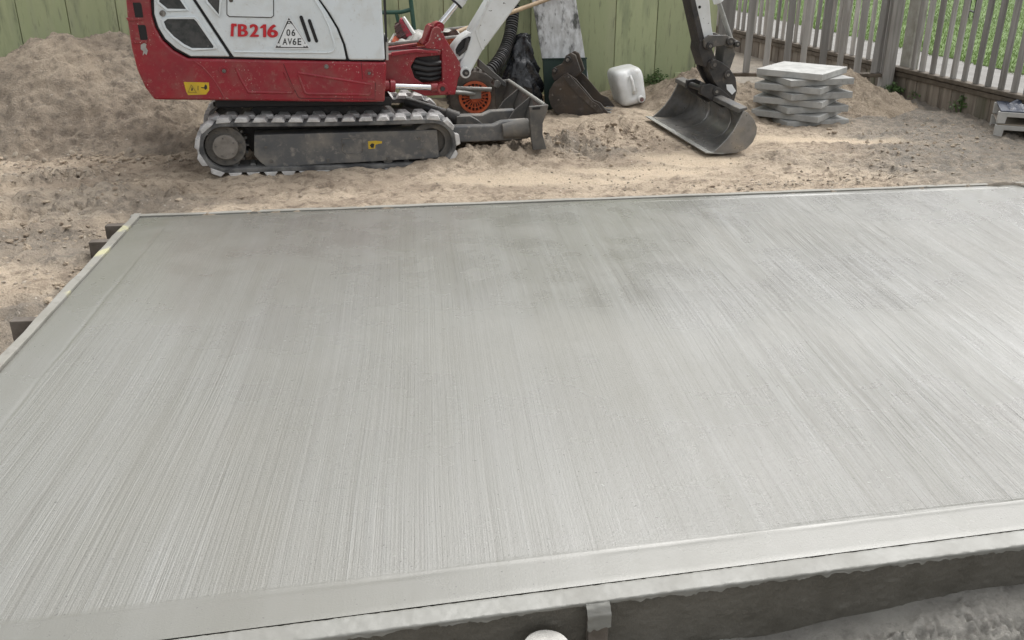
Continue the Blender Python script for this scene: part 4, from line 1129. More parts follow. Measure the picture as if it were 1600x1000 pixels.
# grilles with raised white rims
def grille(poly, parent, name='vent_grille'):
    Q = HF.pts(poly)
    mb = MB(HF); mb.prism(Q, -0.001, 0.004); g = mb.build(name, 'grille', parent=parent)
    cx = sum(q[0] for q in Q) / len(Q); cz = sum(q[1] for q in Q) / len(Q)
    out = [(q[0] + (q[0] - cx) / math.hypot(q[0] - cx, q[1] - cz) * 0.012, q[1] + (q[1] - cz) / math.hypot(q[0] - cx, q[1] - cz) * 0.012) for q in Q]
    mb = MB(HF)
    nQ = len(Q)
    V = []
    for ring, t in ((Q, 0.002), (Q, -0.007), (out, -0.009), ([(a + (a - cx) * 0.06, b + (b - cz) * 0.06) for a, b in out], 0.0025)):
        V += [HF(a, t, b) for a, b in ring]
    F = []
    for r in range(3):
        F += [(r * nQ + i, r * nQ + (i + 1) % nQ, (r + 1) * nQ + (i + 1) % nQ, (r + 1) * nQ + i) for i in range(nQ)]
    mb.add(V, F)
    mb.build('rim', 'white', parent=g, angle=60)
    return g
grille([(256, 34), (262, 29.5), (303, 29.5), (307, 33), (334, 72), (333, 75), (300, 75), (288, 69), (272, 57), (260, 44)], pan1)
grille([(249, -30), (249, 3), (262, 13.5), (291, 14), (262, -30)], pan1)
grille([(308, -40), (325, 2), (342, 22.5), (343.5, -5), (341, -40)], pan2)
mb = MB(HF); s, z = HF.px(254, 21); mb.cyl((s, -0.004, z), (s, 0.006, z), 0.017, n=18); mb.build('lock', 'pin', parent=pan1, bevel=0.003)
# hatch on the hood
sub([(354, -40), (428, -40), (428, 25), (424, 28), (358, 26.5), (354, 23)], -0.0005, 0.004, 'hatch_seal', 'seal_shade', pan2)
sub([(355.2, -40), (426.8, -40), (426.8, 24.5), (423.5, 26.8), (358.6, 25.3), (355.2, 22.5)], -0.003, 0.003, 'hatch', 'white', pan2, 0.002)
mb = MB(HF); s, z = HF.px(361, 0); mb.cyl((s, -0.006, z), (s, 0.0, z), 0.012, n=14); mb.build('lock', 'pin', parent=pan2)
# pressed shoulder line
def ridge(pts, r, name, m, parent, flat=0.0025, closed=False):
    mb = MB(HF); mb.tube([(s, flat, z) for s, z in HF.pts(pts)], r, 8, closed)
    return mb.build(name, m, parent=parent, angle=80)
ridge([(470, -40), (489, -5), (503, 18), (514, 42), (522, 68), (523.5, 75), (520, 80.5), (513, 82.5), (430, 82), (366, 81)], 0.006, 'pressed_edge', 'white', pan2)
for (x0, y0, x1, y1, w) in ((470.5, 27, 483, 63, 2.6), (483.5, 32.5, 494.5, 64, 2.5)):
    a, b = HF.px(x0, y0), HF.px(x1, y1)
    d = Vector((b[0] - a[0], b[1] - a[1])); d.normalize(); nn = Vector((-d.y, d.x)); w_ = w * 0.0037
    pts = [(a[0] + nn.x * w_ * math.cos(u) - d.x * w_ * math.sin(u), a[1] + nn.y * w_ * math.cos(u) - d.y * w_ * math.sin(u)) for u in np.linspace(0, math.pi, 8)]
    pts += [(b[0] - nn.x * w_ * math.cos(u) + d.x * w_ * math.sin(u), b[1] - nn.y * w_ * math.cos(u) + d.y * w_ * math.sin(u)) for u in np.linspace(0, math.pi, 8)]
    mb = MB(HF); mb.prism(pts, -0.001, 0.003); mb.build('vent_slot', 'seal_shade', parent=pan2)
# pressed shapes in the red panel
ridge([(301, 94), (316, 104), (332, 122), (343, 139), (352, 156)], 0.0055, 'pressed_edge', 'red', cw)
ridge([(368, 106), (376, 124), (388, 144.5), (457, 145), (459, 141), (444, 112.5)], 0.009, 'pressed_edge', 'red', cw, 0.004)
ridge([(466, 117), (476, 144), (480, 147), (576, 148), (580, 144), (580, 132), (466, 114)], 0.009, 'pressed_edge', 'red', cw, 0.004)
def groove(pts, w, parent):
    Q = HF.pts(pts)
    mb = MB(HF); mb.tube([(s, -0.0004, z) for s, z in Q], w, 6); return mb.build('panel_joint', 'seal_shade', parent=parent)
groove([(443, 100), (455, 130), (466, 151.5), (470, 153.5), (586, 155), (586.5, 129)], 0.0016, cw)
groove([(564.5, 97), (566.5, 124)], 0.0014, cw)
for (px, py, r, m) in ((350, 111, 0.013, 'pin'), (510, 104, 0.016, 'pin'), (577, 114.5, 0.012, 'pin')):
    s, z = HF.px(px, py)
    if px != 510:
        mb = MB(HF); mb.ring((s, z), -0.004, 0.004, r * 1.2, r * 2.2, 20); mb.build('bolt_seat', 'red', parent=cw, bevel=0.002)
    mb = MB(HF); mb.cyl((s, -0.006, z), (s, 0.006, z), r * 0.8, n=14); mb.build('bolt', m, parent=cw, bevel=0.002)
st_ = sub([(287, 128), (326.5, 129), (327, 141), (322, 147.5), (294, 148.5), (291, 143)], -0.0022, 0.001, 'sticker', 'yellow', cw)
st_['label'] = 'scuffed yellow warning sticker with a triangle'
def outline(poly, w, parent, m='black', tt=-0.0026):
    mb = MB(HF); mb.tube([(s, tt, z) for s, z in HF.pts(poly)], w, 4, closed=True); mb.build('symbol', m, parent=parent)
outline([(294, 144), (299, 132.5), (307, 144.5)], 0.0018, st_)
sub([(298.6, 141.5), (299.8, 136), (301.5, 138.5), (301, 141.5)], -0.0032, -0.0023, 'symbol', 'black', st_)
sub([(319.5, 134), (321.5, 131.5), (323.5, 134), (324, 138), (321, 140.5), (319, 138)], -0.0032, -0.0023, 'symbol', 'black', st_)
sub([(314.5, 136), (319.5, 136.5), (319.5, 138), (314.5, 137.5)], -0.0032, -0.0023, 'symbol', 'black', st_)
sub([(309, 134), (310, 134), (310, 141), (309, 141)], -0.0032, -0.0023, 'symbol', 'black', st_)
# chipped paint patch near the tail
sub([(220, 70), (225, 67), (229, 69), (228, 74), (231, 79), (229, 86), (226, 83), (223, 87), (224, 80), (220, 77)], -0.002, 0.02, 'chipped_patch', 'cement', cw, tp=0.0)
# vents in the red tail corner
for (a, b) in (((205, 4), (222, 27)), ((213, 39), (229, 62)), ((203, -34), (219, -8))):
    x0, y0 = a; x1, y1 = b
    v_ = sub([(x0, y0), (x1 - 3, y0), (x1 - 1, y0 + 3), (x1 + 2, y1 - 1), (x1, y1 + 1), (x0 + 4, y1)], -0.0015, 0.06, 'tail_vent', 'seal_shade', cw)  # raised black plate standing in for the shade inside the vent
    sub([(x0 - 6, y0 - 1), (x0 + 2.0, y0 - 1), (x0 + 6.5, y1 + 1), (x0 - 2, y1)], -0.003, 0.05, 'vent_cheek', 'red', v_)
    sub([(x0 - 8, y1 + 0.5), (x1 + 2, y1 + 0.5), (x1 + 1, y1 + 4.5), (x0 - 5, y1 + 6)], -0.007, 0.05, 'vent_shelf', 'red', v_, 0.003)
# lettering
def glyph(ch, x0, y0, x1, y1, m, parent, t=-0.0035, bold=0.0, name='letter'):
    cu = bpy.data.curves.new('glyph', 'FONT'); cu.body = ch; cu.offset = bold; cu.resolution_u = 6
    ob = bpy.data.objects.new('glyph', cu); C.objects.link(ob)
    dg = bpy.context.evaluated_depsgraph_get()
    me = bpy.data.meshes.new_from_object(ob.evaluated_get(dg))
    bpy.data.objects.remove(ob)
    co = np.empty(len(me.vertices) * 3); me.vertices.foreach_get('co', co); co = co.reshape(-1, 3)
    lo, hi = co.min(0), co.max(0)
    L = Vector(parent['_w'])
    a, b, c = HF.px(x0, y1), HF.px(x1, y1), HF.px(x0, y0)
    out = []
    for p in co:
        u = (p[0] - lo[0]) / (hi[0] - lo[0]); v = (p[1] - lo[1]) / (hi[1] - lo[1])
        s = a[0] + (b[0] - a[0]) * u + (c[0] - a[0]) * v; z = a[1] + (b[1] - a[1]) * u + (c[1] - a[1]) * v
        out.append(tuple(HF(s, t, z) - L))
    me.vertices.foreach_set('co', np.array(out).ravel()); me.update()
    me.materials.clear(); me.materials.append(MAT[m]); me.name = name
    o = bpy.data.objects.new(name, me); C.objects.link(o); o.parent = parent; o['_w'] = tuple(L)
    return o
# the T has lost the left half of its bar
sub([(361, 37.5), (363, 36.5), (370, 37), (370, 41), (366, 41.2), (365.3, 46), (365, 57), (360, 56.5), (361, 46)], -0.0036, -0.001, 'letter', 'letter_red', pan2)
sub([(406.5, 44.5), (406.5, 42), (411.5, 38), (416, 38), (416, 58), (411, 58), (411, 43.5)], -0.0036, -0.001, 'letter', 'letter_red', pan2)
for ch, x0, y0, x1, y1 in (('B', 371.5, 37.5, 387.5, 57.2), ('2', 390, 37.6, 404.5, 57.5), ('6', 417.5, 38, 434.5, 58.6)):
    for q, dx in enumerate((-0.9, -0.3, 0.3, 0.9)):
        glyph(ch, x0 + 0.9 + dx, y0 + 0.3 * (q % 2), x1 - 0.9 + dx, y1 - 0.3 * (q % 2), 'letter_red', pan2, bold=0.012, t=-0.0035 - 0.0002 * q)
tri = sub([(451.2, 24), (428, 76), (485.5, 76.3)], -0.0028, -0.001, 'triangle_plate', 'stickwhite', pan2)
sub([(451.2, 27.5), (430.5, 74.6), (482.3, 74.9)], -0.0034, -0.003, 'triangle_border', 'black', tri)
sub([(451.2, 33.5), (444.5, 46), (436.5, 66), (438.8, 73.2), (474.0, 73.6), (476, 66), (466, 51), (457.5, 39)], -0.0040, -0.0036, 'triangle_field', 'stickwhite', tri)
sub([(448.8, 36), (453.8, 36), (453.8, 37.2), (448.8, 37.2)], -0.0046, -0.0042, 'print_bar', 'black', tri)
sub([(447.5, 31.6), (454.8, 31.6), (454.8, 32.5), (447.5, 32.5)], -0.0046, -0.0036, 'print_bar', 'stickwhite', tri)
for (cx, cy) in ((435.3, 70), (477, 70.3)):
    s, z = HF.px(cx, cy); mb = MB(HF); mb.cyl((s, -0.0046, z), (s, -0.0036, z), 0.009, n=16); mb.build('print_dot', 'stickwhite', parent=tri)
for ch, x0, y0, x1, y1 in (('0', 447.6, 45.5, 453.6, 56), ('6', 455.6, 45.5, 461.5, 56.2), ('A', 441.5, 59.6, 449, 70), ('V', 449.5, 59.6, 456.5, 70), ('6', 457.2, 59.6, 463.2, 70.2), ('E', 465, 59.6, 470.8, 70.2)):
    glyph(ch, x0, y0, x1, y1, 'black', tri, t=-0.0048, bold=0.018)
# deck, seat and canopy above the picture's edge
ztop = HF.px(400, -62)[1]
s_a, s_b = HF.px(215, -30)[0], HF.px(596, -30)[0]
mb = MB(HF); mb.box(s_b - 0.62, s_b - 0.02, 0.2, 0.8, ztop - 0.02, ztop + 0.06); mb.build('deck', 'black', parent=ex, bevel=0.01)
mb = MB(HF); mb.box(s_b - 0.58, s_b - 0.18, 0.28, 0.72, ztop + 0.061, ztop + 0.17); mb.box(s_b - 0.64, s_b - 0.54, 0.28, 0.72, ztop + 0.171, ztop + 0.62); mb.build('seat', 'black', parent=ex, bevel=0.03, seg=3)
for t in (0.10, 0.88):
    mb = MB(HF); mb.tube([(s_a + 0.25, t, ztop - 0.2), (s_a + 0.3, t, ztop + 1.0), (s_a + 0.42, t, ztop + 1.16)], 0.03, 10); mb.build('canopy_post', 'black', parent=ex)
    mb = MB(HF); mb.tube([(s_b - 0.06, t, ztop - 0.2), (s_b - 0.1, t, ztop + 1.0), (s_b - 0.2, t, ztop + 1.16)], 0.026, 10); mb.build('canopy_post', 'black', parent=ex)
mb = MB(HF); mb.prism([(s_a + 0.25, ztop + 1.17), (s_b + 0.05, ztop + 1.17), (s_b, ztop + 1.24), (s_a + 0.32, ztop + 1.24)], 0.03, 0.95); mb.build('canopy_roof', 'white', parent=ex, bevel=0.03, seg=3)
sub([(597.5, -56), (600.5, -56), (604.5, 30), (605.5, 66), (602.5, 66), (600.5, 30)], 0.012, 0.05, 'door_edge', 'black', ex)
sub([(603, 58), (607, 62), (607.5, 95), (603.5, 95)], 0.03, 0.25, 'front_trim', 'whitepaint', ex)

# swing bracket and boom -------------------------------------------
BYAW = R(15.5)
BF = Frame((-0.57, 6.03, 0), BYAW)
def bsub(poly, t0, t1, name, m, bev=0.006, tp=None, parent=None):
    mb = MB(BF); mb.prism(BF.pts(poly, t0 if tp is None else tp), t0, t1)
    return mb.build(name, m, parent=parent or ex, bevel=bev)
bsub([(575, 88), (606, 85), (640, 79), (690, 79), (690, 86), (650, 90), (642, 104), (648, 122), (662, 131), (712, 128), (712, 148), (664, 150), (640, 140), (575, 138)], -0.10, -0.06, 'swing_bracket', 'red')
bsub([(575, 88), (606, 85), (640, 79), (690, 79), (690, 86), (650, 90), (642, 104), (648, 122), (662, 131), (712, 128), (712, 148), (664, 150), (640, 140), (575, 138)], 0.10, 0.14, 'swing_bracket', 'red', tp=-0.10)
bsub([(590, 86), (690, 80), (690, 128), (590, 137)], -0.05, 0.09, 'swing_core', 'hitch', tp=-0.10)
bsub([(606, 74), (652, 67), (653, 72), (606, 79)], 0.10, 0.13, 'swing_arm', 'red')
bsub([(612, 82), (650, 77), (684, 80), (684, 84), (650, 82), (612, 88)], -0.125, -0.101, 'top_plate', 'red', 0.003)
mb = MB(BF)
for (px0, py0, px1, py1, r) in ((648, 95, 690, 100, 0.016), (646, 104, 690, 108, 0.018), (650, 114, 692, 114, 0.015), (656, 122, 690, 121, 0.013)):
    a, b = BF.px(px0, py0, -0.08), BF.px(px1, py1, -0.08); mb.tube([(a[0], -0.07, a[1]), ((a[0] + b[0]) / 2, -0.085, (a[1] + b[1]) / 2 - 0.01), (b[0], -0.06, b[1])], r, 10)
mb.build('hose', 'black', parent=ex)
post = [(676, 46), (680, 42.5), (685, 42), (689, 45), (697, 62), (719, 98), (721, 112), (716, 124), (712, 146), (700, 148), (691, 127), (690, 78), (666, 76), (664, 71), (670, 66)]
pl_ = bsub(post, -0.115, -0.09, 'swing_post', 'red')
bsub(post, 0.11, 0.135, 'swing_post', 'red', tp=-0.115)
bsub([(664, 72), (677, 42), (684, 44), (674, 76)], -0.03, 0.08, 'swing_post_web', 'red', tp=-0.115)
for (px, py, r) in ((684, 56, 2), (687, 61, 3), (681, 59, 1.5), (677, 67, 1.5), (690, 50, 2)):
    s, z = BF.px(px, py, -0.115); mb = MB(BF); mb.cyl((s, -0.1165, z), (s, -0.112, z), r * 0.0024, n=7); mb.build('mud_spot', 'cement', parent=pl_)
# swing ram
a, b, c = BF.px(608, 134, -0.15), BF.px(617, 134.5, -0.15), BF.px(674, 136.5, -0.15)
mb = MB(BF); mb.cyl((a[0] - 0.10, -0.15, a[1]), (a[0], -0.15, a[1]), 0.034, n=18); mb.cyl((a[0] + 0.001, -0.15, a[1]), (b[0], -0.15, b[1]), 0.040, n=18); mb.build('ram_barrel', 'red', parent=ex, bevel=0.004)
mb = MB(BF); mb.cyl((b[0] - 0.01, -0.15, b[1]), (c[0], -0.15, c[1]), 0.0185, n=18); mb.build('ram_rod', 'chrome', parent=ex)
d = BF.px(690, 137.5, -0.15)
mb = MB(BF); mb.cyl((c[0] - 0.004, -0.15, c[1]), (c[0] + 0.04, -0.15, c[1]), 0.026, n=14); mb.ring(d, -0.185, -0.115, 0.014, 0.034, 20); mb.build('ram_eye', 'red', parent=ex, bevel=0.003)
mb = MB(BF); mb.cyl((d[0], -0.19, d[1]), (d[0], -0.11, d[1]), 0.0135, n=14); mb.build('pin', 'hitch', parent=ex)
# boom ram
a, b = BF.px(684, 42, -0.02), BF.px(716, 3, -0.02)
dv = Vector((b[0] - a[0], b[1] - a[1])).normalized()
mb = MB(BF); mb.cyl((a[0], -0.02, a[1]), (b[0] + dv.x * 0.1, -0.02, b[1] + dv.y * 0.1), 0.0195, n=18); mb.build('boom_rod', 'chrome', parent=ex)
kk = 0.012
mb = MB(BF); mb.cyl((b[0] - dv.x * kk, -0.02, b[1] - dv.y * kk), (b[0] + dv.x * 0.03, -0.02, b[1] + dv.y * 0.03), 0.040, n=20); mb.cyl((b[0] + dv.x * 0.031, -0.02, b[1] + dv.y * 0.031), (b[0] + dv.x * 0.62, -0.02, b[1] + dv.y * 0.62), 0.036, n=20)
mb.build('boom_barrel', 'boomwhite', parent=ex, bevel=0.003)
mb = MB(BF); mb.cyl((b[0] - dv.x * (kk + 0.008), -0.02, b[1] - dv.y * (kk + 0.008)), (b[0] - dv.x * (kk - 0.002), -0.02, b[1] - dv.y * (kk - 0.002)), 0.041, n=20); mb.build('gland_nut', 'seal_shade', parent=ex)
mb = MB(BF); mb.cyl((a[0], -0.09, a[1]), (a[0], 0.11, a[1]), 0.02, n=14); mb.ring(a, -0.06, 0.02, 0.02, 0.034, 18); mb.build('pin', 'red', parent=ex)
# boom: side view outline continued above the picture's edge
bo = BF.pts([(814, 0), (762, 70), (756, 76), (735, 115), (730, 119), (722, 119), (716, 112), (716, 102), (723, 90), (735, 62), (738, 48), (767, 0)], -0.075)
tl, tr = bo[-1], bo[0]
knee_z = 1.72
dirl = Vector((bo[-1][0] - bo[-2][0], bo[-1][1] - bo[-2][1])).normalized(); dirr = Vector((bo[0][0] - bo[1][0], bo[0][1] - bo[1][1])).normalized()
kl = (tl[0] + dirl.x / dirl.y * (knee_z - tl[1]), knee_z); kr = (tr[0] + dirr.x / dirr.y * (knee_z - 0.14 - tr[1]), knee_z - 0.14)
dtop = BF.px(1078, 0, -0.05); dbot = BF.px(1108, 62, -0.05)
ddir = Vector((dtop[0] - dbot[0], dtop[1] - dbot[1])).normalized()
tip = (dtop[0] + ddir.x * 0.42 + 0.05, dtop[1] + ddir.y * 0.42)
poly = bo + [kl, (kl[0] + 0.15, knee_z + 0.06), (tip[0] + 0.02, tip[1] + 0.09), (tip[0] + 0.06, tip[1]), (tip[0] + 0.0, tip[1] - 0.06), (kr[0] + 0.05, kr[1] + 0.02), kr]
mb = MB(BF); mb.prism(poly, -0.075, 0.095); bm_ = mb.build('boom', 'boomwhite', parent=ex, bevel=0.012, seg=3)
hole = [(713 + 0, 84), (712, 78), (716, 70), (724, 61), (733, 57), (738, 58), (738, 64), (733, 76), (724, 84), (718, 87)]
bsub([(708, 92), (711, 74), (722, 60), (735, 51), (741, 52), (740, 64), (733, 80), (722, 92), (715, 97)], -0.066, 0.08, 'boom_foot_web', 'boomwhite', tp=-0.075)
o_ = bsub(hole, -0.0675, -0.06, 'boom_opening', 'seal_shade', 0.0, tp=-0.075)  # black plate painted in for the dark inside of the opening
mb = MB(BF); a, b, c = BF.px(731, 60, -0.07), BF.px(727, 76, -0.07), BF.px(716, 86, -0.07); mb.tube([(a[0], -0.07, a[1]), (b[0], -0.075, b[1]), (c[0], -0.07, c[1])], 0.012, 8); mb.build('hose', 'hitch', parent=ex)
bsub([(767, 0), (748, 46), (757, 76), (753, 79), (742, 50), (762, 0)], -0.079, -0.074, 'weld_plate', 'boomwhite', 0.003, tp=-0.075)
s, z = BF.px(725, 112, -0.08)
mb = MB(BF); mb.cyl((s, -0.13, z), (s, 0.14, z), 0.034, n=22); bs_ = mb.build('pin_boss', 'boomwhite', parent=ex, bevel=0.004)
mb = MB(BF); mb.cyl((s, -0.142, z), (s, -0.125, z), 0.022, n=18); mb.build('pin', 'hitch', parent=bs_, bevel=0.003)
mb = MB(BF); mb.cyl((s, -0.147, z), (s, -0.142, z), 0.009, n=10); mb.build('grease_cap', 'pin', parent=bs_)

# dipper, links and bucket -----------------------------------------
dp = BF.pts([(1084, 0), (1109, 0), (1112, 40), (1116, 62), (1112, 78), (1100, 78), (1096, 66)], -0.05)
up = [(dp[1][0] + ddir.x * 0.52, dp[1][1] + ddir.y * 0.52), (dp[0][0] + ddir.x * 0.55, dp[0][1] + ddir.y * 0.55)]
mb = MB(BF); mb.prism([dp[0]] + up[::-1] + dp[1:], -0.05, 0.07); mb.build('dipper', 'boomwhite', parent=ex, bevel=0.008)
bsub([(1070, -40), (1076, -40), (1087, 0), (1101, 60), (1112, 100), (1104, 104), (1094, 74), (1078, 0)], -0.055, 0.075, 'dipper_back', 'hitch')
bsub([(1094, 62), (1108, 64), (1122, 100), (1112, 108), (1100, 104), (1092, 78)], -0.06, 0.08, 'dipper_nose', 'hitch')
s, z = BF.px(1093, 11, -0.05); mb = MB(BF); mb.cyl((s, -0.053, z), (s, -0.045, z), 0.010, n=12); mb.build('hole', 'seal_shade', parent=ex)
lk = bsub([(1100, 62), (1108, 55), (1136, 55), (1154, 64), (1154, 72), (1146, 76), (1134, 71), (1118, 73), (1108, 78), (1101, 74)], -0.085, -0.062, 'link', 'steel')
bsub([(1100, 62), (1108, 55), (1136, 55), (1154, 64), (1154, 72), (1146, 76), (1134, 71), (1118, 73), (1108, 78), (1101, 74)], 0.082, 0.105, 'link', 'steel', tp=-0.085)
bsub([(1133, 72), (1147, 74), (1150, 84), (1142, 108), (1128, 106)], -0.055, 0.07, 'bucket_link', 'steel', tp=-0.06)
def pin(px, py, t0, t1, r, m='hitch', name='pin', n=20):
    s, z = BF.px(px, py, t0); mb = MB(BF); mb.cyl((s, t0, z), (s, t1, z), r, n=n)
    o = mb.build(name, m, parent=ex, bevel=0.003)
    mb = MB(BF); mb.cyl((s, t0 - 0.004, z), (s, t0, z), r * 0.4, n=10); mb.build('pin_head', 'pin', parent=o)
    return o
pin(1110, 72, -0.10, 0.11, 0.024); pin(1142, 65, -0.11, 0.12, 0.026); pin(1153, 69, -0.115, 0.12, 0.020)
a, b = BF.px(1145, 64, -0.01), BF.px(1125, 4, -0.01); dv = Vector((b[0] - a[0], b[1] - a[1])).normalized()
mb = MB(BF); mb.cyl((a[0], 0.01, a[1]), (b[0], 0.01, b[1]), 0.016, n=16); mb.build('bucket_rod', 'galv', parent=ex)
mb = MB(BF); mb.cyl((b[0], 0.01, b[1]), (b[0] + dv.x * 0.42, 0.01, b[1] + dv.y * 0.42), 0.034, n=18); mb.build('bucket_barrel', 'boomwhite', parent=ex, bevel=0.004)
# quick hitch
bsub([(1108, 98), (1116, 92), (1126, 96), (1140, 106), (1150, 122), (1152, 142), (1147, 160), (1138, 160), (1128, 146), (1116, 128), (1108, 112)], -0.09, -0.06, 'quick_hitch', 'hitch')
bsub([(1108, 98), (1116, 92), (1126, 96), (1140, 106), (1150, 122), (1152, 142), (1147, 160), (1138, 160), (1128, 146), (1116, 128), (1108, 112)], 0.08, 0.11, 'quick_hitch', 'hitch', tp=-0.09)
bsub([(1112, 104), (1140, 112), (1146, 140), (1136, 150), (1118, 122)], -0.058, 0.078, 'hitch_core', 'hitch', tp=-0.09)
pin(1117, 101, -0.105, 0.12, 0.032); pin(1138, 117, -0.105, 0.12, 0.028)
sp_ = BF.pts([(1135, 132), (1144, 132), (1150, 142), (1144, 148), (1136, 140)], -0.093)
mb = MB(BF); mb.prism(sp_, -0.0925, -0.0905); mb.build('sticker', 'stickwhite', parent=ex)
# grading bucket
TB = 0.50
def lift(t): return 0.052 * (t + TB) / (2 * TB)
class BFr:
    def __call__(self, s, t, z): return BF(s, t, z + lift(t))
bfr = BFr()
prof = [(x, y) for x, y in BF.pts([(1112, 240), (1134, 240.5), (1152, 239), (1166, 233), (1176, 223), (1182, 210), (1183, 199), (1179, 188), (1170, 177), (1162, 173)], -TB)]
thk = 0.010
inn = []
for i, (a, b) in enumerate(prof):
    q0, q1 = prof[max(i - 1, 0)], prof[min(i + 1, len(prof) - 1)]
    d = Vector((q1[0] - q0[0], q1[1] - q0[1])).normalized()
    inn.append((a - d.y * thk, b + d.x * thk))
mb = MB(bfr); mb.prism(prof + inn[::-1], -TB + 0.014, TB - 0.014)
bk = mb.build('bucket_shell', 'worn', parent=ex, bevel=0.002, seg=1)
front = [(prof[-1][0] + (prof[0][0] - prof[-1][0]) * f + 0.022 * math.sin(math.pi * f), prof[-1][1] + (prof[0][1] - prof[-1][1]) * f - 0.02 * math.sin(math.pi * f)) for f in (0.2, 0.4, 0.6, 0.8)]
for t0, t1 in ((-TB, -TB + 0.013), (TB - 0.013, TB)):
    mb = MB(bfr); mb.prism(prof + front, t0, t1); mb.build('bucket_side', 'worn', parent=ex, bevel=0.003)
mb = MB(bfr); a = prof[0]; mb.prism([(a[0] - 0.045, a[1] + 0.004), (a[0] + 0.09, a[1] - 0.010), (a[0] + 0.09, a[1] - 0.002), (a[0] - 0.045, a[1] + 0.012)], -TB - 0.003, TB + 0.003)
mb.build('cutting_edge', 'galv', parent=ex, bevel=0.002)
a = prof[-1]
mb = MB(bfr); mb.prism([(a[0] - 0.035, a[1] - 0.018), (a[0] + 0.03, a[1] + 0.002), (a[0] + 0.03, a[1] + 0.022), (a[0] - 0.03, a[1] + 0.012)], -TB + 0.004, TB - 0.004); mb.build('top_bar', 'steel', parent=ex, bevel=0.006)
for t in (-0.16, 0.17):       # stiffening ribs pressed on the inside of the shell
    mb = MB(bfr); mb.tube([(q[0] - 0.001, t, q[1]) for q in inn[1:]], 0.007, 6); mb.build('inner_rib', 'worn', parent=ex)
for t in (-0.125, 0.105):
    mb = MB(BF); ear = BF.pts([(1128, 168), (1094, 146), (1096, 133), (1110, 131), (1124, 137), (1140, 150), (1146, 160), (1141, 166)], -0.12)
    mb.prism(ear, t, t + 0.022); mb.build('bucket_ear', 'hitch', parent=ex, bevel=0.004)
pin(1120, 143, -0.135, 0.135, 0.026); pin(1139, 159, -0.135, 0.135, 0.024); pin(1101, 140, -0.11, 0.11, 0.020)

# ------------------------------------------------------------------ stack of paving slabs
pc = Vector((2.215, 7.22, 0))
SL, SH = 0.515, 0.0475
zb = gz(2.1, 7.1) - 0.012
order = ['lowest slab of the grey paving stack, half bedded in the sand', 'second slab from the bottom of the grey paving stack', 'third slab from the bottom of the grey paving stack',
         'fourth slab from the bottom of the grey paving stack', 'fourth slab from the top of the grey paving stack', 'third slab from the top of the grey paving stack',
         'second slab from the top of the grey paving stack, under the pale top slab', 'pale topmost slab of the grey paving stack']
offs = [(0.02, 0.0, 13), (-0.02, -0.01, -37), (0.015, 0.01, 12), (-0.02, 0.015, -33), (0.02, 0.01, 15), (-0.025, 0.0, -36), (0.015, 0.02, 14), (-0.01, 0.012, -38)]
for k, (ox, oy, yw) in enumerate(offs):
    fr = Frame((pc.x + ox, pc.y + oy, zb + k * (SH + 0.0025)), R(yw))
    SLk = SL * (1 + 0.02 * math.sin(k * 2.3))
    mb = MB(fr)
    nseg = 1; h = SLk / 2
    ring = []
    r = random.Random(k)
    for (a, b) in (((-h, -h), (h, -h)), ((h, -h), (h, h)), ((h, h), (-h, h)), ((-h, h), (-h, -h))):
        for i in range(nseg):
            u = i / nseg; j = r.uniform(-0.0012, 0.0006); cr = 0.0
            x, y = a[0] + (b[0] - a[0]) * u, a[1] + (b[1] - a[1]) * u
            q = math.hypot(x, y); ring.append((x * (1 + (j - cr) / q), y * (1 + (j - cr) / q)))
    n = len(ring)
    V = [fr(x, y, 0) for x, y in ring] + [fr(x, y, SH) for x, y in ring]
    mb.add(V, [tuple(range(n))[::-1], tuple(range(n, 2 * n))] + [(i, (i + 1) % n, n + (i + 1) % n, n + i) for i in range(n)])
    tag(mb.build('paving_slab', 'paver', bevel=0.005, seg=2, angle=30), order[k], 'paving slab', 'paving slabs in the stack')

# ------------------------------------------------------------------ white pallets at the right edge
pg = G(1552, 212)
pg = Vector((pg.x, pg.y, gz(pg.x, pg.y) - 0.008))
for k, (lb, m2) in enumerate((('lower of the two whitish skids at the right edge, standing on the gravel', 'benchwood'), ('upper of the two whitish skids at the right edge, with dark sheet on top', 'tarp'))):
    fp = Frame((pg.x + 0.004 * k, pg.y, pg.z + 0.093 * k), R(-22))
    root = thing('timber_skid', tuple(fp.o), lb, 'skid', 'skids at the right edge')
    mb = MB(fp); mb.prism([(0, 0.0), (0.055, 0.0), (0.06, 0.048), (0.62, 0.048), (0.625, 0.0), (0.68, 0.0), (0.68, 0.082), (0, 0.082)], 0.0, 0.045); mb.build('front_bearer', 'whitepaint', parent=root, bevel=0.005)
    mb = MB(fp); mb.prism([(0, 0.0), (0.055, 0.0), (0.06, 0.048), (0.62, 0.048), (0.625, 0.0), (0.68, 0.0), (0.68, 0.082), (0, 0.082)], 0.40, 0.445); mb.build('rear_bearer', 'whitepaint', parent=root, bevel=0.005)
    mb = MB(fp); mb.box(0.012, 0.668, 0.008, 0.437, 0.0825, 0.091); mb.build('sheet', m2, parent=root, bevel=0.002)
    if k == 1:
        Xs, Ts = np.meshgrid(np.linspace(0.07, 0.66, 60), np.linspace(0.05, 0.42, 40))
        Zs = 0.092 + 0.05 * np.clip(fbm(Xs, Ts, 8, 4, 77, ridged=True) + 0.1, 0, 1) * np.clip(np.minimum(np.minimum(Xs - 0.07, 0.66 - Xs), np.minimum(Ts - 0.05, 0.42 - Ts)) / 0.05, 0, 1)
        W = fp.o; Xw = W.x + fp.d.x * Xs + fp.n.x * Ts; Yw = W.y + fp.d.y * Xs + fp.n.y * Ts
        o = grid_mesh('crumpled_sheet', Xw, Yw, Zs + W.z, 'tarp', loc=tuple(root['_w'])); o.parent = root; o.location = (0, 0, 0)

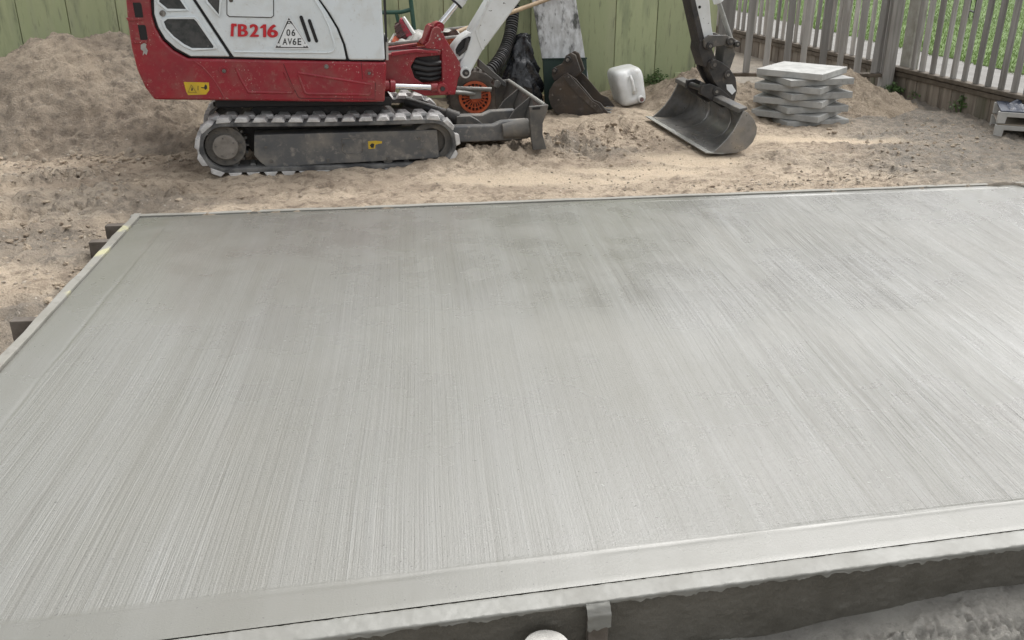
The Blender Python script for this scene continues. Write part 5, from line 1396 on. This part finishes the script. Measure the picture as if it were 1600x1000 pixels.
# ------------------------------------------------------------------ toothed digging bucket on the ground
bg_ = G(905, 182)
zb2 = gz(bg_.x, bg_.y)
SF = Frame((bg_.x, bg_.y, 0), R(-18))
tb = thing('digging_bucket', (bg_.x, bg_.y, zb2), 'narrow rusty digging bucket with teeth standing on the sand by the dark green sheet', 'bucket')
sidep = SF.pts([(886, 114), (878, 119), (866, 128), (858, 141), (857, 152), (860, 164), (867, 176), (875, 181), (946, 183), (950, 176), (938, 161), (927, 156), (912, 138), (900, 124)], 0)
back = SF.pts([(886, 114), (878, 119), (866, 128), (858, 141), (857, 152), (860, 164), (867, 176), (875, 181), (946, 183)], 0)
WB = 0.27
for t0 in (0.0, WB - 0.014):
    mb = MB(SF); mb.prism(sidep, t0, t0 + 0.014); sd_ = mb.build('side_plate', 'rust', parent=tb, bevel=0.003)
    if t0 == 0.0:
        mb = MB(SF); mb.prism(SF.pts([(880, 120), (890, 116), (899, 127), (911, 140), (926, 158), (936, 164), (946, 180), (936, 180), (925, 168), (905, 150), (890, 134)], 0), -0.010, -0.001); wp = mb.build('side_cutter', 'rust', parent=tb, bevel=0.003)
        for (px, py) in ((876, 139), (864, 148), (873, 156), (889, 120), (930, 165)):
            s, z = SF.px(px, py); mb = MB(SF); mb.cyl((s, -0.013, z), (s, 0.0, z), 0.007, n=8); mb.build('bolt', 'pin', parent=tb)
mb = MB(SF)
cxm = sum(a for a, b in back) / len(back); czm = sum(b for a, b in back) / len(back) + 0.05
innb = [(a + (cxm - a) * 0.06, b + (czm - b) * 0.06) for a, b in back]
mb.prism(back + innb[::-1], 0.015, WB - 0.015); mb.build('shell', 'rust', parent=tb, bevel=0.002)
tip0 = SF.px(946, 182); 
for k in range(3):
    t = 0.02 + k * (WB - 0.075) / 2
    mb = MB(SF)
    a = tip0
    P = [(a[0] - 0.05, a[1] - 0.004), (a[0] + 0.03, a[1] - 0.006), (a[0] + 0.15, a[1] - 0.016), (a[0] + 0.15, a[1] - 0.004), (a[0] + 0.015, a[1] + 0.034), (a[0] - 0.05, a[1] + 0.036)]
    mb.prism(P, t, t + 0.042); mb.build('tooth', 'worn', parent=tb, bevel=0.004)
earp = SF.pts([(866, 127), (862, 118), (863, 109), (868, 104), (878, 100), (884, 87), (892, 82), (899, 86), (904, 100), (908, 112), (898, 122), (886, 116)], 0.06)
for t in (0.055, 0.165):
    mb = MB(SF); mb.prism(earp, t, t + 0.026); mb.build('ear', 'rust', parent=tb, bevel=0.006)
for (px, py, r) in ((888, 93, 0.026), (867, 110, 0.022)):
    s, z = SF.px(px, py, 0.055)
    mb = MB(SF); mb.cyl((s, 0.035, z), (s, 0.215, z), r, n=18); q = mb.build('pin', 'hitch', parent=tb, bevel=0.003)
    mb = MB(SF); mb.cyl((s, 0.029, z), (s, 0.035, z), r * 0.5, n=12); mb.build('pin_head', 'pin', parent=q)
s0_, z0_ = SF.px(880, 108, 0.1); mb = MB(SF); mb.box(s0_ - 0.05, s0_ + 0.08, 0.082, 0.164, z0_ - 0.04, z0_ + 0.02); mb.build('ear_web', 'hitch', parent=tb, bevel=0.006)

# ------------------------------------------------------------------ white jerrycan lying with its spout towards the viewer
jb = G(988, 177)
jz = gz(jb.x, jb.y + 0.1)
jc = thing('jerrycan', (jb.x, jb.y, jz), 'cloudy white plastic jerrycan lying against the green wall', 'jerrycan')
JF = Frame((jb.x, jb.y + 0.02, jz - 0.005), R(12))
tl_ = R(11)
class JFr:
    def __call__(self, s, t, z):
        c, s_ = math.cos(tl_), math.sin(tl_)
        ss = s * c + (z - 0.15) * s_ * -1; zz = s * s_ + (z - 0.15) * c + 0.15
        return JF(ss, t + (z - 0.15) * 0.22, zz - 0.008)
jfr = JFr()
bm = bmesh.new(); bmesh.ops.create_cube(bm, size=1)
bmesh.ops.subdivide_edges(bm, edges=bm.edges, cuts=9, use_grid_fill=True)
for v in bm.verts:
    x, y, z = v.co * 2
    # rounded box
    e = 6.0
    k = (abs(x) ** e + abs(y) ** e + abs(z) ** e) ** (1 / e)
    x, y, z = x / k, y / k, z / k
    k2 = 1 + 0.04 * math.sin(z * 3) * (abs(x) > 0.6)
    s, t, zz = x * 0.112 * k2, y * 0.15, z * 0.140
    if y < -0.6 and abs(x) < 0.35 and z > -0.5: t += 0.022 * (1 - abs(x) / 0.35)
    v.co = Vector(jfr(s, t + 0.165, zz + 0.15)) - Vector(jc['_w'])
me = bpy.data.meshes.new('can_body'); bm.to_mesh(me); bm.free()
me.polygons.foreach_set('use_smooth', [True] * len(me.polygons)); me.materials.append(MAT['plastic'])
o = bpy.data.objects.new('can_body', me); C.objects.link(o); o.parent = jc; o['_w'] = jc['_w']
mb = MB(jfr); mb.tube([(0.0, 0.02, 0.24), (0.0, -0.004, 0.215), (0.0, -0.004, 0.13), (0.0, 0.02, 0.105)], 0.013, 10); mb.build('handle', 'plastic', parent=jc)
mb = MB(jfr); mb.cyl((0.045, 0.02, 0.055), (0.045, -0.018, 0.055), 0.026, n=20); cp_ = mb.build('spout', 'plastic', parent=jc, bevel=0.004)
mb = MB(jfr); mb.cyl((0.045, -0.012, 0.055), (0.045, -0.019, 0.055), 0.017, n=16); mb.build('mouth', 'bristle', parent=cp_)

# ------------------------------------------------------------------ flaking panel leaning on the wall
lb0 = G(846, 152, 0.0); lb1 = Vector(lb0); 
pf = Frame((lb0.x, 7.66, 0), R(8))
L_w = pf.px(917, 150)[0]
class LeanFr:
    def __init__(self, sh, t0): self.sh, self.t0 = sh, t0
    def __call__(self, s, t, z): return pf(s - self.sh * (z - 0.39), self.t0 + t * 0.98 + z * 0.14, z - t * 0.14)
lf, lf2 = LeanFr(0.04, 0.0), LeanFr(0.17, 0.036)
lean = thing('green_sheet', (lb0.x, 7.66, 0), 'dark green sheet standing in front of the flaking white board', 'sheet')
mb = MB(lf); mb.box(0.0, L_w, 0.0, 0.03, 0.0, 0.385); mb.build('sheet_face', 'panelgreen', parent=lean, bevel=0.003)
mb = MB(lf); mb.box(-0.004, L_w + 0.004, -0.006, 0.032, 0.3855, 0.398); mb.build('edge_strip', 'panelgreen', parent=lean, bevel=0.003)
lean2 = thing('flaking_board', (lb0.x, 7.7, 0), 'flaking white board leaning on the green wall behind the dark green sheet', 'board')
mb = MB(lf2); mb.box(0.0, L_w * 0.99, 0.0, 0.018, 0.0, 1.5); mb.build('painted_face', 'panelwhite', parent=lean2, bevel=0.003)
mb = MB(lf2); mb.box(0.02, L_w * 0.96, 0.0185, 0.035, 0.02, 1.48); mb.build('backing', 'timber', parent=lean2)
tg = Frame(tuple(G(838, 160)), R(4))
mb = MB(tg); mb.box(-0.05, 0.22, 0.0, 0.07, gz(tg.o.x, tg.o.y) - 0.01, gz(tg.o.x, tg.o.y) + 0.045)
tag(mb.build('timber_offcut', 'wood', bevel=0.004), 'short pale timber offcut on the ground in front of the dark green sheet', 'timber')

# ------------------------------------------------------------------ black bag and corrugated pipe
bgp = VY(812, 148, 7.5)
bagz = gz(bgp.x, 7.5)
bm = bmesh.new(); bmesh.ops.create_icosphere(bm, subdivisions=5, radius=1)
co = np.array([v.co[:] for v in bm.verts])
th_ = np.arctan2(co[:, 1], co[:, 0]); zz = co[:, 2]
prof_r = np.interp(zz, [-1, -0.85, -0.3, 0.15, 0.45, 0.7, 0.85, 1.0], [0.12, 0.19, 0.185, 0.14, 0.10, 0.075, 0.045, 0.02])
rad = np.hypot(co[:, 0], co[:, 1]) + 1e-6
wth = np.cos(th_) * 1.3 + 3; wt2 = np.sin(th_) * 1.3
fold = fbm(wth + 0.4 * zz, wt2 * 0.8 + zz * 1.6, 1.5, 3, 501, gain=0.4, ridged=True) * 0.055 + fbm(wth - zz, wt2 + zz * 1.3, 4.2, 2, 502, ridged=True) * 0.014
rr_ = prof_r * np.minimum(1, rad * 3) + fold * np.minimum(1, rad * 3)
nx = co[:, 0] / rad * rr_ + 0.05 * np.clip(zz, 0, 1) ** 1.5; ny = co[:, 1] / rad * rr_ * 0.8; nz = (zz + 1) * 0.315 + 0.02 * fold * 10
for v, x, y, z in zip(bm.verts, nx, ny, nz): v.co = (x, y, z)
me = bpy.data.meshes.new('rubbish_bag'); bm.to_mesh(me); bm.free(); me.materials.append(MAT['bag'])
me.polygons.foreach_set('use_smooth', [True] * len(me.polygons))
o = bpy.data.objects.new('rubbish_bag', me); C.objects.link(o); o.location = (bgp.x - 0.02, 7.52, bagz - 0.01)
tag(o, 'crumpled shiny black plastic bag between the corrugated pipe and the dark green sheet', 'bag')
hp_ = [VY(x, y, yy) for x, y, yy in ((806, -60, 7.7), (804, -20, 7.68), (802, 10, 7.66), (800, 35, 7.6), (796, 58, 7.52), (788, 80, 7.42), (777, 98, 7.3), (764, 112, 7.22), (750, 124, 7.2), (738, 140, 7.25))]
dense, rads = [], []
for i in range(len(hp_) - 1):
    p0, p1, p2, p3 = hp_[max(i - 1, 0)], hp_[i], hp_[i + 1], hp_[min(i + 2, len(hp_) - 1)]
    for k in range(34):
        u = k / 34
        dense.append(0.5 * ((2 * p1) + (p2 - p0) * u + (2 * p0 - 5 * p1 + 4 * p2 - p3) * u * u + (3 * p1 - p0 - 3 * p2 + p3) * u ** 3))
acc = 0
for i, p in enumerate(dense):
    if i: acc += (p - dense[i - 1]).length
    rads.append(0.043 + 0.007 * (1 if math.sin(acc / 0.021 * 2 * math.pi) > 0 else -1))
mb = MB(); mb.tube([tuple(p) for p in dense], rads, 14)
tag(mb.build('corrugated_pipe', 'hose', angle=60), 'bent black corrugated drain pipe leaning on the green wall', 'pipe')

# ------------------------------------------------------------------ wheelbarrow behind the digger
wc = VY(742, 150, 7.06)
wz = gz(wc.x, 7.06)
WBF = Frame((wc.x, 7.06, wz), R(3))
wb = thing('wheelbarrow', (wc.x, 7.06, wz), 'orange wheelbarrow with a spoked orange wheel behind the digger arm', 'wheelbarrow')
RW = 0.205
mb = MB(WBF)
P = []; nw = 40
pr = [(RW - 0.085, -0.035), (RW - 0.06, -0.048), (RW - 0.02, -0.045), (RW, -0.024), (RW, 0.024), (RW - 0.02, 0.045), (RW - 0.06, 0.048), (RW - 0.085, 0.035)]
for k in range(nw):
    a = 2 * math.pi * k / nw
    P += [WBF(r * math.cos(a), t, RW + r * math.sin(a)) for r, t in pr]
mb.add(P, [(k * 8 + j, k * 8 + (j + 1) % 8, ((k + 1) % nw) * 8 + (j + 1) % 8, ((k + 1) % nw) * 8 + j) for k in range(nw) for j in range(8)])
for k in range(30):
    a = 2 * math.pi * k / 30
    for sg in (-1, 1):
        q = []
        for da, r in ((-0.05, RW - 0.01), (0.05, RW - 0.01), (0.05, RW + 0.008), (-0.05, RW + 0.008)):
            q.append((r * math.cos(a + da + 0.03 * sg), RW + r * math.sin(a + da + 0.03 * sg)))
        mb.prism(q, sg * 0.006, sg * 0.04)
wh = mb.build('wheel', 'tyre', parent=wb, bevel=0.002, seg=1)
mb = MB(WBF); mb.ring((0, RW), -0.045, 0.03, 0.100, 0.120, 36); mb.ring((0, RW), -0.030, 0.02, 0.072, 0.082, 36); mb.ring((0, RW), -0.052, 0.05, 0.012, 0.034, 20)
for k in range(20):
    a = 2 * math.pi * k / 20
    d_ = 0.0048
    q = []
    for r, sg in ((0.03, -1), (0.103, -1), (0.103, 1), (0.03, 1)):
        q.append((r * math.cos(a) - sg * d_ * math.sin(a), RW + r * math.sin(a) + sg * d_ * math.cos(a)))
    mb.prism(q, -0.038, 0.0)
mb.build('rim', 'orange', parent=wh, bevel=0.0015, seg=1)
mb = MB(WBF); mb.cyl((0, 0.001, RW), (0, 0.02, RW), 0.10, n=32); mb.build('rim_disc', 'tyre', parent=wh)
a, b = WBF.px(714, 138, -0.1), WBF.px(768, 140, -0.1)
mb = MB(WBF); mb.cyl((a[0], -0.1, a[1]), (b[0], -0.1, b[1]), 0.0165, n=14); mb.build('fork_tube', 'galv', parent=wb)
mb = MB(WBF); q = WBF.pts([(733, 141), (752, 141), (752, 154), (734, 155)], -0.09); mb.prism(q, -0.09, -0.084); mb.build('axle_plate', 'galv', parent=wb, bevel=0.002)
# tray
rim_a, rim_b = WBF.px(606, 76, -0.3), WBF.px(742, 50, -0.3)
rz = (rim_a[1] + rim_b[1]) / 2
mb = MB(WBF)
def tray_ring(ins, z):
    return [WBF(rim_a[0] + ins * 1.2, -0.30 + ins, z - (0.03 if z > 0.4 else 0)), WBF(rim_b[0] - ins * 1.6, -0.28 + ins, z + (0.03 if z > 0.4 else 0)), WBF(rim_b[0] - ins * 1.6, 0.28 - ins, z + (0.03 if z > 0.4 else 0)), WBF(rim_a[0] + ins * 1.2, 0.30 - ins, z - (0.03 if z > 0.4 else 0))]
V = tray_ring(0, rz) + tray_ring(0.14, 0.30) + tray_ring(0.145, 0.32) + tray_ring(0.012, rz)
F = [(r * 4 + i, r * 4 + (i + 1) % 4, (r + 1) * 4 + (i + 1) % 4, (r + 1) * 4 + i) for r in (0, 2) for i in range(4)] + [(4, 5, 6, 7), (8, 9, 10, 11)] + [(i, (i + 1) % 4, 12 + (i + 1) % 4, 12 + i) for i in range(4)]
mb.add(V, F); tr_ = mb.build('tray', 'tray', parent=wb, bevel=0.006)
mb = MB(); mb.tube([tuple(p + Vector((0, 0, 0.004))) for p in tray_ring(0.004, rz)], 0.011, 8, closed=True); mb.build('rolled_rim', 'cement', parent=tr_)
Xs, Ts = np.meshgrid(np.linspace(0, 1, 40), np.linspace(0, 1, 30))
q = tray_ring(0.03, rz - 0.05)
Pt = [np.array(p) for p in q]
Wg = (Pt[0][None, None] * ((1 - Xs) * (1 - Ts))[..., None] + Pt[1][None, None] * (Xs * (1 - Ts))[..., None] + Pt[2][None, None] * (Xs * Ts)[..., None] + Pt[3][None, None] * ((1 - Xs) * Ts)[..., None])
Zl = Wg[..., 2] + 0.10 * fbm(Xs, Ts, 4, 4, 601) + 0.05 * np.sin(Xs * 3.1)
o = grid_mesh('cement_load', Wg[..., 0], Wg[..., 1], Zl, 'cement', loc=tuple(wb['_w'])); o.parent = wb; o.location = (0, 0, 0)
for t in (-0.24, 0.24):
    mb = MB(WBF); mb.tube([(0.0, t * 0.42, 0.24), (rim_a[0] + 0.15, t, 0.31), (rim_a[0] - 0.15, t * 1.1, 0.42), (rim_a[0] - 0.55, t * 1.15, 0.56)], 0.0165, 10); mb.build('handle', 'galv', parent=wb)
    mb = MB(WBF); mb.tube([(rim_a[0] + 0.2, t, 0.33), (rim_a[0] + 0.02, t, 0.01), (rim_a[0] + 0.12, t, 0.01)], 0.015, 8); mb.build('leg', 'galv', parent=wb)

# broom resting in the barrow
bA, bB = VY(627, 30, 6.98), VY(652, 68, 6.98)
bd = (bB - bA); bL = bd.length; bd.normalize()
side_n = Vector((-bd.z, 0, bd.x)); side_n = side_n if side_n.x < 0 else -side_n
brm = thing('broom', tuple(bB), 'red bristled yard broom head clogged with cement, resting in the wheelbarrow', 'broom')
class BrF:
    def __call__(self, s, t, z): return bA + bd * s + Vector((0, 1, 0)) * t + side_n * z
brf = BrF()
mb = MB(brf); mb.prism([(-0.005, -0.030), (bL, -0.030), (bL, -0.006), (-0.005, -0.012)], -0.03, 0.03); mb.build('head', 'plastic', parent=brm, bevel=0.005)
mb = MB(brf); mb.prism([(-0.01, -0.006), (bL, -0.006), (bL * 0.9, 0.03), (bL * 0.45, 0.035), (0.0, 0.015)], -0.033, 0.033); mb.build('bristle', 'pink', parent=brm, bevel=0.004)
Sg, Zg_ = np.meshgrid(np.linspace(0, 1, 30), np.linspace(0, 1, 24))
mb = MB(brf)
for k in range(520):
    s = random.uniform(0.01, bL * 0.96); t = random.uniform(-0.034, 0.034); ln = 0.075 * (0.75 + 0.35 * math.sin(s / bL * math.pi)) * random.uniform(0.85, 1.15)
    ds = random.uniform(-0.012, 0.016)
    w = 0.0028
    mb.add([brf(s - w, t, 0.0), brf(s + w, t, 0.0), brf(s + w + ds, t + random.uniform(-0.01, 0.01), ln), brf(s - w + ds, t, ln)], [(0, 1, 2, 3)])
    mb.add([brf(s, t - w, 0.0), brf(s, t + w, 0.0), brf(s + ds, t + w, ln), brf(s + ds, t - w, ln)], [(0, 1, 2, 3)])
mb.prism([(0.012, 0.0), (bL * 0.93, 0.0), (bL * 0.85, 0.055), (bL * 0.4, 0.068), (0.02, 0.045)], -0.026, 0.026)
o = mb.build('bristle_ends', 'bristle', parent=brm, smooth=False); o['kind'] = 'stuff'
# pole
pA_, pB_ = VY(670, 66, 6.80), VY(858, -2, 7.72)
pe = pB_ + (pB_ - pA_) * 0.12
mb = MB(); mb.cyl(tuple(pA_), tuple(pe), 0.0165, n=14)
tag(mb.build('wooden_pole', 'wood', bevel=0.003), 'long pale wooden handle slanting up from the wheelbarrow to the flaking white board', 'pole')
# green tubular stand
gsY = 7.45
gs0 = VY(648, 55, gsY)
gst = thing('tubular_stand', (gs0.x, gsY, 0.02), 'dark green tubular metal stand against the green wall, behind the broom', 'stand')
fg = Frame((gs0.x, gsY, 0), 0)
mb = MB(fg); mb.tube([(0.06, 0, 0.0), (0.0, 0.0, 0.62), (-0.03, 0.0, 0.98), (-0.035, 0.0, 1.3)], 0.0165, 10); mb.build('upright', 'greenmetal', parent=gst)
mb = MB(fg); mb.tube([(-0.42, 0, 0.0), (-0.40, 0.0, 0.62), (-0.40, 0.0, 1.3)], 0.0165, 10); mb.build('upright', 'greenmetal', parent=gst)
zc_ = VY(625, 19, gsY).z
mb = MB(fg); mb.tube([(-0.40, 0, zc_ - 0.005), (-0.10, 0, zc_), (-0.015, 0, zc_ + 0.02)], 0.0155, 10); mb.build('cross_bar', 'greenmetal', parent=gst)
mb = MB(fg); mb.tube([(-0.135, 0, zc_ - 0.01), (-0.12, 0.0, zc_ - 0.09), (-0.10, 0.0, 0.3), (-0.08, 0.0, 0.0)], 0.013, 8); mb.build('brace', 'greenmetal', parent=gst)

# ------------------------------------------------------------------ weeds
def weed(px, py, r, h, n, label, z=None):
    g = G(px, py); z = gz(g.x, g.y) if z is None else z
    w = thing('weed', (g.x, g.y, z), label, 'weed', 'weeds along the walls')
    V, F = [], []
    for k in range(n):
        a = random.uniform(0, 6.28); d = random.uniform(0, r); hh = h * random.uniform(0.3, 1.0) * (1 - 0.5 * d / r)
        bx, by = d * math.cos(a), d * math.sin(a) * 0.5
        la = random.uniform(0, 6.28); ln = random.uniform(0.02, 0.045); wd = ln * 0.3
        ex_, ey_ = math.cos(la), math.sin(la)
        o = len(V)
        V += [(bx, by, hh), (bx + ex_ * ln * 0.5 - ey_ * wd, by + ey_ * ln * 0.5 + ex_ * wd, hh + 0.012), (bx + ex_ * ln, by + ey_ * ln, hh - 0.002), (bx + ex_ * ln * 0.5 + ey_ * wd, by + ey_ * ln * 0.5 - ex_ * wd, hh + 0.012)]
        F.append((o, o + 1, o + 2, o + 3))
    me = bpy.data.meshes.new('leaf_mass'); me.from_pydata(V, [], F); me.materials.append(MAT['leaf'])
    o = bpy.data.objects.new('leaf_mass', me); C.objects.link(o); o.parent = w; o['kind'] = 'stuff'
    mb = MB()
    for k in range(max(4, n // 12)):
        a = random.uniform(0, 6.28); d = random.uniform(0, r * 0.8)
        mb.tube([(g.x + d * 0.3 * math.cos(a), g.y + d * 0.15 * math.sin(a), z - 0.02), (g.x + d * math.cos(a), g.y + d * 0.5 * math.sin(a), z + h * 0.7)], 0.0025, 4)
    mb.build('stem', 'leaf', parent=w)
weed(1024, 152, 0.13, 0.17, 150, 'green leafy weed at the foot of the green wall beside the jerrycan')
weed(972, 158, 0.07, 0.10, 60, 'small weed at the foot of the green wall behind the jerrycan')
weed(1392, 152, 0.12, 0.11, 110, 'dark weed in the corner where the two picket fences meet')
weed(1438, 158, 0.10, 0.10, 80, 'thin weed at the fence base just right of the corner post')
weed(1500, 178, 0.09, 0.14, 90, 'grassy weed at the fence base left of the white skids')

for o in bpy.data.objects:
    if '_w' in o: del o['_w']
